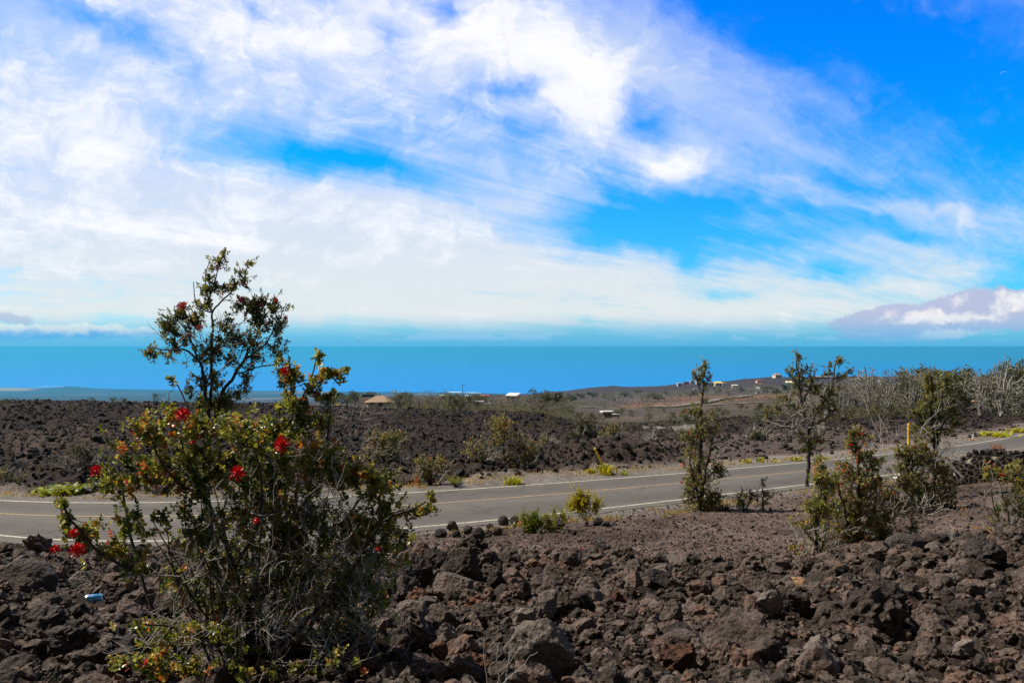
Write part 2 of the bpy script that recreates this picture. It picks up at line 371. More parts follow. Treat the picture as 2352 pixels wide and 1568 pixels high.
M_tan = rock_mat('tan_rock', [(0, (.13, .07, .035)), (.5, (.24, .145, .075)), (1, (.34, .24, .15))], .005)
M_rust = rock_mat('rust_rock', [(0, (.04, .018, .011)), (.5, (.10, .044, .026)), (1, (.18, .09, .055))], .013)
M_farrock = rock_mat('far_lava_rock', [(0, (.008, .0055, .0045)), (.5, (.021, .0148, .012)), (1, (.062, .047, .040))], .03, freq=.35)

def ground_mat():
    m, b, p, o = mat('ground')
    col = b.new('ShaderNodeAttribute', attribute_name='col').outputs['Color']
    geo = b.new('ShaderNodeNewGeometry').outputs['Position']
    cd = b.new('ShaderNodeVectorMath', operation='LENGTH'); b.put(cd.inputs[0], geo); dist = cd.outputs['Value']
    n1 = b.noise(geo, 38, 5, .7); n2 = b.noise(geo, 4.5, 6, .68); n3 = b.noise(geo, .5, 6, .65); n4 = b.noise(geo, .03, 6, .6)
    v = b.m('ADD', b.m('MULTIPLY', b.m('SUBTRACT', n1, .5), 1.5), b.m('MULTIPLY', b.m('SUBTRACT', n2, .5), 1.3))
    v2 = b.m('ADD', b.m('MULTIPLY', b.m('SUBTRACT', n3, .5), 1.3), b.m('MULTIPLY', b.m('SUBTRACT', n4, .5), 1.1))
    k = b.m('ADD', 1., b.m('ADD', v, v2))
    k = b.m('MAXIMUM', k, .25)
    c = b.vm('SCALE', col, sc=k)
    # scattered rusty and pale clinker among the dark
    sp = b.vor(geo, 26, out='Color'); ss_ = b.new('ShaderNodeSeparateColor'); b.put(ss_.inputs[0], sp)
    c = b.mix(b.m('MULTIPLY', b.m('GREATER_THAN', ss_.outputs[0], .9), .45), c, b.vm('MULTIPLY', c, (2.6, 1.9, 1.6)))
    c = b.mix(b.m('MULTIPLY', b.m('GREATER_THAN', ss_.outputs[1], .95), .5), c, b.vm('MULTIPLY', c, (3.0, 3.0, 3.0)))
    b.put(p.inputs['Base Color'], c); p.inputs['Roughness'].default_value = .95; p.inputs['Specular IOR Level'].default_value = .15
    h = b.m('ADD', b.m('MULTIPLY', n1, .014), b.m('ADD', b.m('MULTIPLY', n2, .10), b.m('MULTIPLY', n3, .5)))
    h = b.m('ADD', h, b.m('MULTIPLY', b.vor(geo, 20), .022))
    bp = b.new('ShaderNodeBump'); bp.inputs['Strength'].default_value = .8; bp.inputs['Distance'].default_value = 1.
    b.put(bp.inputs['Height'], h); b.put(p.inputs['Normal'], bp.outputs[0])
    return m
M_ground = ground_mat()

def asphalt_mat():
    m, b, p, o = mat('asphalt')
    geo = b.new('ShaderNodeNewGeometry').outputs['Position']
    at = b.new('ShaderNodeAttribute', attribute_name='across').outputs['Fac']
    n1 = b.noise(geo, 70, 3, .7); n2 = b.noise(geo, 2.2, 5, .6); n3 = b.noise(b.mapping(geo, sc=(.25, 2.5, 1)), 1.6, 5, .6)
    cr = b.vor(b.vm('ADD', geo, b.vm('SCALE', b.noise(geo, 1.5, 4, .6, col=True), sc=1.2)), .42, 'DISTANCE_TO_EDGE')
    crack = b.m('MULTIPLY', b.ss(cr, .022, .004), b.ss(b.noise(geo, .3, 2), .42, .55))
    base = b.mix(n1, (.066, .060, .053), (.150, .137, .121))
    base = b.vm('SCALE', base, sc=b.m('ADD', .60, b.m('ADD', b.m('MULTIPLY', n2, .50), b.m('MULTIPLY', n3, .34))))
    band = b.m('ADD', .92, b.m('MULTIPLY', b.m('COSINE', b.m('MULTIPLY', at, 12.566)), .12))
    base = b.vm('SCALE', base, sc=band)
    base = b.mix(b.m('MULTIPLY', crack, .7), base, (.045, .042, .04))
    b.put(p.inputs['Base Color'], base); p.inputs['Roughness'].default_value = .9; p.inputs['Specular IOR Level'].default_value = .2
    bp = b.new('ShaderNodeBump'); bp.inputs['Strength'].default_value = .5; bp.inputs['Distance'].default_value = .006
    b.put(bp.inputs['Height'], n1); b.put(p.inputs['Normal'], bp.outputs[0])
    return m
def paint_mat(name, col, wear):
    m, b, p, o = mat(name); geo = b.new('ShaderNodeNewGeometry').outputs['Position']
    n = b.noise(geo, 14, 6, .75); w = b.ss(n, wear-.08, wear+.08)
    b.put(p.inputs['Base Color'], b.mix(w, (.17, .15, .13), col)); p.inputs['Roughness'].default_value = .75
    return m
M_asph = asphalt_mat()
M_white = paint_mat('white_road_paint', (.52, .47, .36), .46); M_yell = paint_mat('yellow_road_paint', (.50, .31, .10), .47)

def leaf_mat(name, stops, trans=.3, rough=.42):
    m, b, p, o = mat(name)
    tone = b.new('ShaderNodeAttribute', attribute_name='tone').outputs['Fac']
    geo = b.new('ShaderNodeNewGeometry').outputs['Position']
    c = b.ramp(b.m('ADD', tone, b.m('MULTIPLY', b.m('SUBTRACT', b.noise(geo, 9, 2), .5), .1)), stops)
    b.put(p.inputs['Base Color'], c); p.inputs['Roughness'].default_value = rough; p.inputs['Specular IOR Level'].default_value = .4
    t = b.new('ShaderNodeBsdfTranslucent'); b.put(t.inputs[0], b.vm('MULTIPLY', c, (1.5, 1.35, .7)))
    mx = b.new('ShaderNodeMixShader'); mx.inputs[0].default_value = trans
    b.put(mx.inputs[1], p.outputs[0]); b.put(mx.inputs[2], t.outputs[0]); b.put(o.inputs[0], mx.outputs[0])
    return m
OHIA = [(0, (.03, .045, .010)), (.2, (.07, .095, .016)), (.40, (.16, .18, .022)), (.55, (.30, .29, .04)), (.68, (.30, .33, .17)), (.76, (.42, .29, .05)), (.86, (.46, .16, .03)), (1, (.32, .05, .015))]
OHIA = [(p, tuple(min(.8, v*1.12) for v in c)) for p, c in OHIA]
M_leaf = leaf_mat('ohia_leaf', OHIA, .38, .36)
M_leaf2 = leaf_mat('ohia_small_leaf', [(0, (.045, .055, .016)), (.35, (.14, .155, .035)), (.6, (.28, .27, .065)), (.78, (.38, .35, .15)), (.90, (.42, .22, .06)), (1, (.40, .08, .03))], .40)
M_scrub = leaf_mat('scrub_leaf', [(0, (.04, .048, .02)), (.4, (.085, .095, .035)), (.8, (.15, .15, .06)), (1, (.19, .15, .07))], .2, .6)
M_lime = leaf_mat('lime_leaf', [(0, (.09, .14, .010)), (.5, (.24, .27, .012)), (1, (.50, .42, .02))], .35)
M_bark = plain('dark_bark', (.045, .035, .03), .9, .4, 22, .004)
M_twig = plain('grey_twig', (.29, .265, .235), .85, .35, 18, .002)
M_brtwig = plain('brown_twig', (.10, .078, .062), .9, .35, 18, .003)
M_red = plain('red_stamens', (.75, .012, .012), .5, .25, 60); M_pink = plain('pink_stamens', (.75, .09, .09), .5, .25, 60)

# ------------------------------------------------------------------ ground
def ground_colour(X, Y, Z):
    xd, t, far, rub, road, sh, cind, lava = zones(X, Y)
    yd = 795-Z/(K*np.maximum(Y, 1))
    def c(v): return np.array(v)[None, :]
    def lerp(a, b, m): return a*(1-m[:, None])+b*m[:, None]
    col = np.tile(c((.095, .068, .055)), (len(X), 1))
    col = lerp(col, c((.052, .036, .029)), sst(.38, .62, fbm(X*.45, Y*.3, 4, 51)))
    col = lerp(col, c((.125, .095, .078)), sst(.56, .72, fbm(X*.9, Y*.5, 4, 53))*.7)
    col = lerp(col, c((.026, .018, .015)), rub)  # dark brown rubble ground, darkened further so gaps between rocks look shaded
    col = lerp(col, c((.022, .016, .0135)), np.clip(lava, 0, 1))
    col = lerp(col, c((.055, .040, .033)), lava*sst(.5, .66, fbm(X*.11, Y*.06, 4, 57))*.8)
    col = lerp(col, c((.066, .050, .042)), cind*np.where(far, 1, 0)*sst(2, 4, t))
    col = lerp(col, c((.15, .13, .115)), sh)
    b = (road > .5) & (Y > 8); col[b] = (.13, .12, .11)
    # beyond: brush land, the cleared dark pad, rusty strip, coast
    f1 = sst(105, 150, Y)
    br = fbm(X*.03, Y*.012, 4, 61)
    col = lerp(col, c((.055, .046, .037)), f1)
    col = lerp(col, c((.10, .072, .042)), f1*sst(.5, .65, br)*.45)
    pad = np.exp(-(((xd-1470)/130)**2+((yd-921)/9)**2)**2)*f1; col = lerp(col, c((.075, .062, .066)), pad)
    rust = sst(300, 380, Y)*(1-sst(560, 700, Y))*sst(1400, 1460, xd)*(1-sst(1880, 1960, xd))*sst(.3, .5, fbm(X*.05, Y*.03, 3, 62))
    col = lerp(col, c((.20, .085, .04)), rust*.55)
    hi = sst(800, 1100, Y); col = lerp(col, c((.036, .026, .024)), hi*(1-sst(3500, 6000, Y)))
    f2 = sst(3500, 6000, Y); cn = fbm(X*.0011, Y*.0007, 5, 71)
    col = lerp(col, c((.022, .020, .024)), f2); col = lerp(col, c((.20, .12, .07)), f2*sst(.60, .72, cn)*.6)
    tanp = f2*np.exp(-(((xd-20)/60)**2+((yd-893)/4)**2)**2); col = lerp(col, c((.3, .2, .12)), tanp)
    return np.concatenate([np.clip(col, 0, 1), np.ones((len(X), 1))], 1)
def cone(X, Y):   # small cinder cone standing near the coast
    cx, cy = (163-1176)*K*11000, 11000.
    r = np.hypot((X-cx)/260, (Y-cy)/260); return 40*np.exp(-r**1.5)+14*np.exp(-(np.hypot((X-cx+300)/900, (Y-cy)/500))**2)
def grid(us, ys, wide=1.):
    Yg, Ug = np.meshgrid(ys, us, indexing='ij'); Xg = Ug*Yg
    X, Y = Xg.ravel(), Yg.ravel(); Z = H(X, Y)
    Z = Z+np.where(Y > 7000, cone(X, Y), 0)
    n, m = len(ys), len(us)
    i = (np.arange(n-1)[:, None]*m+np.arange(m-1)[None, :]).ravel()
    return X, Y, Z, np.stack([i, i+1, i+1+m, i+m], 1)
us1 = np.concatenate([np.linspace(-1.5, -.72, 200, endpoint=False), np.linspace(-.72, .72, 1180), np.linspace(.72, 1.5, 200)[1:]])
ys1 = [3.2]
while ys1[-1] < 130: ys1.append(ys1[-1]*(1.0062 if ys1[-1] < 30 else 1.0045))
us2 = np.linspace(-1.5, 1.5, 900); ys2 = [ys1[-1]]
while ys2[-1] < 16000: ys2.append(ys2[-1]*(1.011 if ys2[-1] > 3000 else 1.014))
parts = [grid(us1, np.array(ys1)), grid(us2, np.array(ys2))]
# around and behind the viewpoint
xa = np.linspace(-40, 40, 320); ya = np.linspace(-30, 3.2, 134)
Yg, Xg = np.meshgrid(ya, xa, indexing='ij'); X, Y = Xg.ravel(), Yg.ravel(); Z = H(X, Y)-.02*sst(3.0, 3.2, Y)
i = (np.arange(len(ya)-1)[:, None]*len(xa)+np.arange(len(xa)-1)[None, :]).ravel()
parts.append((X, Y, Z, np.stack([i, i+1, i+1+len(xa), i+len(xa)], 1)))
off = 0; VV = []; FF = []
for X, Y, Z, Fq in parts:
    VV.append(np.stack([X, Y, Z], 1)); FF.append(Fq+off); off += len(X)
VV = np.concatenate(VV)
g = mk('ground', VV, FF, M_ground, attrs={'col': ground_colour(VV[:, 0], VV[:, 1], VV[:, 2])}, smooth=True); kind(g, 'structure')

# sea
def sea_mat():
    m, b, p, o = mat('sea_water'); geo = b.new('ShaderNodeNewGeometry').outputs['Position']
    n = b.noise(b.mapping(geo, sc=(.0002, .0009, 1)), 1, 8, .7)
    b.put(p.inputs['Base Color'], b.mix(n, (.005, .17, .58), (.005, .22, .74)))
    p.inputs['Roughness'].default_value = .55; p.inputs['Specular IOR Level'].default_value = .12
    return m
M_sea = sea_mat()
rr = np.array([0, 2000, 6000, 9000, 12000, 16000, 24000, 40000, 70000, 120000, 200000, 390000.]); th = np.linspace(0, 2*math.pi, 97)[:-1]
SV = np.array([(r*math.cos(a), r*math.sin(a), -600) for r in rr for a in th]); n = len(th)
SF = np.array([(i*n+j, i*n+(j+1) % n, (i+1)*n+(j+1) % n, (i+1)*n+j) for i in range(len(rr)-1) for j in range(n)])
kind(mk('sea', SV, SF, M_sea), 'structure')

# surf along the coast
M_surf = plain('surf_foam', (.85, .87, .88), .8, .1, .01)
def surf(x0, x1, D0, D1, w):
    xs = np.linspace(x0, x1, 60); D = np.linspace(D0, D1, 60)+np.random.default_rng(3).normal(0, 12, 60)
    ww = w*(.3+vnoise(xs*.11, xs*0, 4)*1.3)
    a = np.stack([(xs-1176)*K*D, D, np.full(60, -599.)], 1); b2 = np.stack([(xs-1176)*K*(D+ww), D+ww, np.full(60, -599.)], 1)
    i = np.arange(59); return mk('surf', np.concatenate([a, b2]), np.stack([i, i+1, i+61, i+60], 1), M_surf)
for a in ((900, 1110, 10830, 10360, 50), (1030, 1105, 10680, 10440, 150), (85, 150, 12330, 12260, 60)): kind(surf(*a), 'structure')

# haze
hz = bpy.data.materials.new('haze'); hz.use_nodes = True
for n in list(hz.node_tree.nodes): hz.node_tree.nodes.remove(n)
hb = NB(hz.node_tree); ho = hb.new('ShaderNodeOutputMaterial'); hp = hb.new('ShaderNodeVolumePrincipled')
hp.inputs['Color'].default_value = (.085, .60, 1., 1); hp.inputs['Density'].default_value = 5.8e-5; hp.inputs['Anisotropy'].default_value = .15
hb.put(ho.inputs['Volume'], hp.outputs[0])
HX = 4e5
bv = np.array([(x, y, z) for x in (-HX, HX) for y in (-HX, HX) for z in (-642., 2.6)])
kind(mk('haze', bv, np.array([(0, 1, 3, 2), (4, 6, 7, 5), (0, 4, 5, 1), (2, 3, 7, 6), (0, 2, 6, 4), (1, 5, 7, 3)]), hz), 'stuff')

# road sheet and its painted lines
def strip(name, a, b2, z, m, across=False, sl=slice(None)):
    x = RX[sl]; n = len(x); rows = 9 if across else 2
    V = []; A = []
    for k in range(rows):
        f = k/(rows-1); y = a[sl]*(1-f)+b2[sl]*f
        V.append(np.stack([x, y, road_z(y)+z], 1)); A.append(np.full(n, f))
    V = np.concatenate(V); i = (np.arange(rows-1)[:, None]*n+np.arange(n-1)[None, :]).ravel()
    return mk(name, V, np.stack([i, i+1, i+1+n, i+n], 1), m, attrs={'across': np.concatenate(A)})
sl = np.gradient((RN+RF)/2, RX); cc = np.sqrt(1+sl**2)
edge = (vnoise(RX*1.3, RX*0, 5)-.5)*.25
kind(strip('road', RN-.55*cc+edge, RF+.45*cc+edge, 0, M_asph, True), 'structure')
kind(strip('road_edge_line', RN-.05*cc, RN+.05*cc, .005, M_white), 'structure')
kind(strip('road_edge_line', RF-.05*cc, RF+.05*cc, .005, M_white), 'structure')
kind(strip('road_centre_line', RY-.035*cc, RY+.035*cc, .005, M_yell), 'structure')

# narrow tracks crossing the lava beyond
M_track = plain('gravel_track', (.135, .115, .10), .95, .2, .6)
def track(pts, w, dmin):
    P = []
    for a, b2 in zip(pts[:-1], pts[1:]):
        for f in np.linspace(0, 1, 14)[:-1]: P.append((a[0]*(1-f)+b2[0]*f, a[1]*(1-f)+b2[1]*f))
    P.append(pts[-1]); Q = []
    for xd, yd in P:
        x, y, z = hit(xd, yd, dmin); Q.append((x, y))
    Q = np.array(Q); ker = np.ones(7)/7; Qs = np.stack([np.convolve(np.pad(Q[:, k], 3, mode='edge'), ker, 'valid') for k in (0, 1)], 1)
    T = np.gradient(Qs, axis=0); T /= np.linalg.norm(T, axis=1)[:, None]+1e-9; Nn = np.stack([-T[:, 1], T[:, 0]], 1)
    V = []
    rows = np.linspace(-.5, .5, 5)
    for r in rows:
        q = Qs+Nn*w*r; V.append(np.stack([q[:, 0], q[:, 1], H(q[:, 0], q[:, 1])], 1))
    for v in V: v[:, 2] += .08+v[:, 1]*.0012
    n = len(Qs); i = (np.arange(4)[:, None]*n+np.arange(n-1)[None, :]).ravel()
    return kind(mk('gravel_track', np.concatenate(V), np.stack([i, i+1, i+1+n, i+n], 1), M_track, smooth=True), 'structure')
track([(1286, 932), (1330, 935), (1368, 939)], 5, 150)
track([(1484, 937), (1550, 935), (1620, 924), (1653, 919), (1723, 907)], 9, 150)
track([(1620, 931), (1737, 927), (1790, 925)], 6, 150)
track([(1503, 985), (1560, 988), (1620, 994)], 3.2, 70)

# ------------------------------------------------------------------ rocks
def ico(sub):
    bm = bmesh.new(); bmesh.ops.create_icosphere(bm, subdivisions=sub, radius=1.)
    V = np.array([v.co[:] for v in bm.verts]); F = np.array([[v.index for v in f.verts] for f in bm.faces]); bm.free(); return V, F
ICO = {k: ico(k) for k in (1, 2, 3, 4, 5)}
def rock_shape(seed, sub, style='clinker', flat=.8):
    r = np.random.default_rng(seed); V, F = ICO[sub]; V = V.copy()
    sc = np.array([1, r.uniform(.7, .95), flat*r.uniform(.75, 1.05)])
    if style == 'angular': ncut, depth, amp, fq = 11, (.5, .8), .14, 2.4
    elif style == 'slab': ncut, depth, amp, fq = 13, (.55, .86), .17, 1.5
    elif style == 'smooth': ncut, depth, amp, fq = 5, (.75, .92), .10, 1.3
    else: ncut, depth, amp, fq = 9, (.5, .85), .36, 2.6
    for _ in range(ncut):
        n = r.normal(size=3); n /= np.linalg.norm(n); h = r.uniform(*depth)
        d = V@n; V -= np.maximum(d-h, 0)[:, None]*n*.93
    off = Vector(r.uniform(-50, 50, 3).tolist()); out = np.empty(len(V))
    for i, v in enumerate(V):
        p = Vector(v.tolist())
        t = noise.fractal(p*fq+off, .8, 2.1, 5)
        if style == 'clinker' and sub > 2: t += .55*(noise.voronoi(p*fq*1.5+off)[0][0]-.35)+.35*abs(noise.noise(p*9+off))
        out[i] = t
    V = V*(1+amp*out[:, None])*sc
    V -= (V.max(0)+V.min(0))/2
    return V/np.abs(V[:, :2]).max(), F
PR4 = [rock_shape(100+i, 4, 'clinker') for i in range(9)]
PR4a = [rock_shape(130+i, 4, 'angular') for i in range(6)]
PR3 = [rock_shape(200+i, 3, 'clinker' if i % 2 else 'angular') for i in range(10)]
PR2 = [rock_shape(300+i, 2, 'clinker' if i % 3 else 'angular', .75) for i in range(12)]
PR1 = [rock_shape(400+i, 1, 'angular', .7) for i in range(10)]
def rot_mats(n, r, tilt=.5):
    a = r.uniform(0, 6.283, n); b = r.normal(0, tilt, n); c = r.normal(0, tilt, n)
    ca, sa, cb, sb, cc_, sc = np.cos(a), np.sin(a), np.cos(b), np.sin(b), np.cos(c), np.sin(c)
    Rz = np.zeros((n, 3, 3)); Rz[:, 0, 0] = ca; Rz[:, 0, 1] = -sa; Rz[:, 1, 0] = sa; Rz[:, 1, 1] = ca; Rz[:, 2, 2] = 1
    Rx = np.zeros((n, 3, 3)); Rx[:, 0, 0] = 1; Rx[:, 1, 1] = cb; Rx[:, 1, 2] = -sb; Rx[:, 2, 1] = sb; Rx[:, 2, 2] = cb
    Ry = np.zeros((n, 3, 3)); Ry[:, 1, 1] = 1; Ry[:, 0, 0] = cc_; Ry[:, 0, 2] = sc; Ry[:, 2, 0] = -sc; Ry[:, 2, 2] = cc_
    return Rz@Rx@Ry
def scatter(name, P, size, protos, m, seed, smooth=False, sink=.25):
    r = np.random.default_rng(seed); n = len(P); pick = r.integers(0, len(protos), n)
    Rm = rot_mats(n, r); VV = []; FF = []; TT = []; off = 0
    for k, (V, F) in enumerate(protos):
        id = np.nonzero(pick == k)[0]
        if not len(id): continue
        v = np.einsum('nij,vj->nvi', Rm[id], V)*size[id][:, None, None]
        v += P[id][:, None, :]; v[:, :, 2] += (size[id]*(.55-sink))[:, None]
        VV.append(v.reshape(-1, 3)); FF.append((F[None]+(np.arange(len(id))*len(V))[:, None, None]).reshape(-1, 3)+off)
        TT.append(np.repeat(r.random(len(id)), len(V))); off += len(id)*len(V)
    return mk(name, np.concatenate(VV), np.concatenate(FF), m, attrs={'tone': np.concatenate(TT)}, smooth=smooth)
def sample(n, y0, y1, seed, ulim=.74, pw=1.):
    """points spread over the view wedge, even per ground area (pw=1) or thinned with distance (pw<1)"""
    r = np.random.default_rng(seed); u = r.random(n); e = 1+pw
    y = (y0**e+u*(y1**e-y0**e))**(1/e); x = r.uniform(-ulim, ulim, n)*y; return x, y, r
def zone_points(n, y0, y1, seed, test, **kw):
    x, y, r = sample(n, y0, y1, seed, **kw); k = test(x, y, r); x, y = x[k], y[k]
    return np.stack([x, y, H(x, y)], 1), r
def in_rub(x, y, r, soft=.0): return zones(x, y)[3] > .5+soft

# named boulders, each read off the photograph: x, y, width, height (photo units), style, material, label
HERO = [
 (1238, 1500, 165, 150, 'slab', M_grey, 'largest rounded grey boulder at the bottom of the lava rubble', 5),
 (1248, 1412, 66, 56, 'angular', M_grey, 'broken grey slab right behind the largest grey boulder'),
 (1205, 1440, 56, 46, 'angular', M_grey, 'pitted grey rock leaning on the upper left of the largest boulder'),
 (1340, 1540, 90, 80, 'clinker', M_dark, 'black shadowed block at the lower right of the largest boulder'),  # near-black rock set where the largest boulder's shadow falls
 (958, 1330, 80, 95, 'clinker', M_dark, 'tall dark rough block in the rubble right of the big bush'),
 (1000, 1318, 60, 50, 'angular', M_dark, 'dark wedge leaning against the tall dark rough block'),
 (1010, 1352, 52, 36, 'angular', M_tan, 'pale tan slab under the tall dark rough block'),
 (44, 1340, 150, 105, 'smooth', M_dark, 'broad smooth black boulder at the left edge near the road'),
 (75, 1428, 120, 90, 'clinker', M_dark, 'rough black boulder left of and below the blue can'),
 (150, 1500, 110, 80, 'clinker', M_dark, 'craggy black boulder at the lower left of the bush'),
 (35, 1530, 100, 60, 'smooth', M_dark, 'flat dark rock in the bottom left corner'),
 (180, 1335, 48, 42, 'angular', M_grey, 'blocky grey rock left of the bush beside the smooth black boulder'),
 (256, 1335, 60, 40, 'angular', M_rock, 'brown slab behind the blue can near the left stems'),
 (1836, 1344, 58, 34, 'angular', M_tan, 'bright tan wedge rock on the rubble ridge'),
 (1952, 1338, 56, 28, 'angular', M_grey, 'flat pale brown slab right of the bright tan wedge'),
 (1833, 1390, 70, 66, 'angular', M_rock, 'chunky brown block below the bright tan wedge'),
 (1768, 1398, 66, 62, 'angular', M_grey, 'square grey block beside the chunky brown block'),
 (1891, 1462, 76, 84, 'angular', M_grey, 'upright pale slab in the middle of the right rubble'),
 (1975, 1400, 50, 60, 'clinker', M_dark, 'dark hollow block right of the upright pale slab'),
 (2055, 1388, 92, 66, 'clinker', M_dark, 'glossy black clinker lump in the right rubble'),
 (2082, 1280, 100, 60, 'smooth', M_dark, 'broad dark flat-topped rock on the ridge below the dense bushes'),
 (2266, 1278, 100, 78, 'clinker', M_dark, 'big hollowed black rock on the ridge at the right'),
 (2270, 1240, 40, 26, 'angular', M_tan, 'orange brown cobble perched on the big hollowed black rock'),
 (2218, 1500, 48, 36, 'angular', M_grey, 'light grey cobble low in the right rubble'),
 (2027, 1522, 56, 40, 'angular', M_grey, 'small grey slab at the bottom right of centre'),
 (2140, 1410, 60, 40, 'angular', M_grey, 'smooth grey wedge in the far right rubble'),
 (2000, 1405, 44, 34, 'angular', M_rock, 'brown angular rock next to the dark hollow block'),
 (1077, 1456, 42, 36, 'angular', M_tan, 'orange tan cube-like cobble left of the largest boulder'),
 (1029, 1492, 52, 66, 'angular', M_grey, 'upright grey stone left of the orange tan cobble'),
 (944, 1464, 82, 50, 'angular', M_grey, 'grey pyramid shaped rock near the base of the bush'),
 (951, 1382, 50, 40, 'clinker', M_rust, 'rust orange clinker right of the big bush'),
 (1226, 1322, 24, 18, 'angular', M_tan, 'small orange cobble on the ridge above the largest boulder'),
 (1248, 1376, 22, 20, 'angular', M_rust, 'tiny rust red cobble behind the broken grey slab'),
 (1087, 1520, 84, 60, 'clinker', M_rust, 'rust brown clinker mass left of the bare white twigs'),
 (828, 1412, 40, 34, 'angular', M_tan, 'tan cobble half hidden by the right twigs of the bush'),
 (1419, 1382, 76, 56, 'clinker', M_rust, 'reddish brown rounded block right of the ridge centre'),
 (1500, 1340, 84, 54, 'angular', M_rock, 'low brown boulder with a dark notch on the rubble ridge'),
 (1350, 1345, 60, 46, 'smooth', M_rock, 'rounded brown boulder on the ridge right of the small orange cobble'),
 (1095, 1395, 60, 44, 'clinker', M_rust, 'dark red slab between tan slab and largest boulder'),
 (1640, 1420, 78, 60, 'clinker', M_rock, 'brown craggy boulder in the middle of the right rubble'),
 (1560, 1520, 90, 70, 'clinker', M_rust, 'reddish clinker lump near the bottom right of the largest boulder'),
 (1680, 1520, 100, 74, 'clinker', M_rock, 'large craggy brown lump along the bottom edge'),
 (2230, 1560, 110, 70, 'clinker', M_rock, 'large brown clinker in the bottom right corner'),
]
def put_rock(xd, yd, wd, hd, style, m, label, sub=4, seed=0, name='boulder', group=None, cat='rock', lo=2.5):
    x, y, z = hit(xd, yd+hd*.35, lo); s = wd*K*y/2
    V, F = rock_shape(seed, sub, style, 1.); V = V.copy()
    V[:, 2] *= (hd*K*y*1.15/2)/(s*np.abs(V[:, 2]).max())
    if style != 'clinker' and sub > 4: V[:, 1] *= .8
    o = mk(name, V*s, F, m, smooth=False if sub < 5 else True, loc=(x, y+s*.3, z+hd*K*y*(.34 if sub < 5 else .42))); tag(o, label, cat, group); return o
import re
SHORT = [re.split(r' (?:in|at|on|right|left|beside|behind|below|leaning|near|low|next|half|under|between|with|above|along|perched|and|of) ', h[6])[0] for h in HERO]
hxy = []
for i, h in enumerate(HERO):
    o = put_rock(*h[:7], sub=(h[7] if len(h) > 7 else 4), seed=900+i); hxy.append((o.location.x, o.location.y, h[2]*K*o.location.y/2))
ROADROW = [(1040, 1211, 30, 30), (1156, 1197, 26, 24), (1183, 1199, 27, 26), (1098, 1229, 32, 34), (1074, 1218, 24, 20), (1122, 1226, 20, 20), (1012, 1226, 30, 22), (1142, 1220, 24, 22), (1048, 1228, 22, 18), (1282, 1206, 34, 26), (1265, 1212, 20, 18), (1375, 1198, 24, 18), (1392, 1204, 20, 14), (1318, 1222, 14, 12), (1125, 1210, 18, 16), (1670, 1168, 12, 10)]
ORD = 'leftmost second third fourth fifth sixth seventh eighth ninth tenth eleventh twelfth thirteenth fourteenth fifteenth rightmost'.split()
ROADROW.sort()
for i, (a, b2, c, d) in enumerate(ROADROW):
    put_rock(a, b2, c, d, 'angular' if i % 2 else 'smooth', M_dark, 'dark rock, %s from the left in the row along the near road edge' % ORD[i], 3, 950+i, 'heap_rock', 'dark rocks heaped along the near edge of the road', lo=8)

# the biggest loose rocks of the rubble, one object each
cls = [(0, 640, 'dark brown lava rock in the rubble on the left behind the bush', 'lava rocks on the left'),
       (640, 1300, 'dark brown lava rock in the rubble between bush and largest boulder', 'lava rocks in the middle'),
       (1300, 1800, 'reddish brown lava rock in the rubble right of the largest boulder', 'lava rocks right of the middle'),
       (1800, 3000, 'brown clinker rock in the rubble below the right bushes', 'lava rocks on the right')]
protoA = []
for i, (V, F) in enumerate(PR4+PR4a):
    me = mk('lava_rock', V, F, M_rock); protoA.append(me.data); bpy.data.objects.remove(me)
x, y, r = sample(1500, 4.2, 19, 11, .68, .7); k = in_rub(x, y, r); x, y = x[k], y[k]; z = H(x, y)
cnt = 0; cx_, cy_, _ = hit(216, 1388, 5); taken = list(hxy)+[(cx_, cy_-.15, .35), (cx_+.05, cy_-.6, .25)]
def clear(P):
    k = ~((np.abs(P[:, 0]-cx_) < .22) & (P[:, 1] > cy_-.9) & (P[:, 1] < cy_+.12))
    for a, b2, c in hxy: k &= (P[:, 0]-a)**2+(P[:, 1]-(b2-c*.7))**2 > (c*.75)**2
    return P[k]
for i in range(len(x)):
    s = float(np.clip(r.lognormal(math.log(.115), .42), .07, .30))
    if y[i] > 9: s *= 1.15
    if any((x[i]-a)**2+(y[i]-b2)**2 < ((s+c)*.62)**2 for a, b2, c in taken): continue
    xd = float(xd_of(x[i], y[i]))
    if xd < -60 or xd > 2420: continue
    taken.append((x[i], y[i], s))
    pi_ = random.randrange(len(protoA)); o = bpy.data.objects.new('lava_rock', protoA[pi_]); C.objects.link(o)
    o.location = (x[i], y[i], z[i]+s*.32); o.scale = (s, s*random.uniform(.75, 1.05), s*random.uniform(.7, 1.15)); o.rotation_euler = (random.gauss(0, .5), random.gauss(0, .5), random.uniform(0, 6.28))
    dd = [math.hypot(x[i]-a, y[i]-b2) for a, b2, c in hxy]; j = int(np.argmin(dd)); h = HERO[j][6]
    h = SHORT[j]; rx, ry = x[i]-hxy[j][0], y[i]-hxy[j][1]; rel = ('right of' if rx > 0 else 'left of') if abs(rx) > abs(ry) else ('behind' if ry > 0 else 'in front of')
    size = 'large' if s > .17 else 'middling' if s > .115 else 'small'
    for a, b2, lab, grp in cls:
        if a <= max(0, xd) < b2: tag(o, '%s %s brown lava rock %s the %s' % (size, 'pitted' if pi_ < len(PR4) else 'blocky', rel, h+(' close to the road' if y[i] > 15 else ' midway to the road' if y[i] > 10.5 else '')), 'rock', grp)
    cnt += 1
    if cnt >= 250: break
print('individual rocks', cnt)
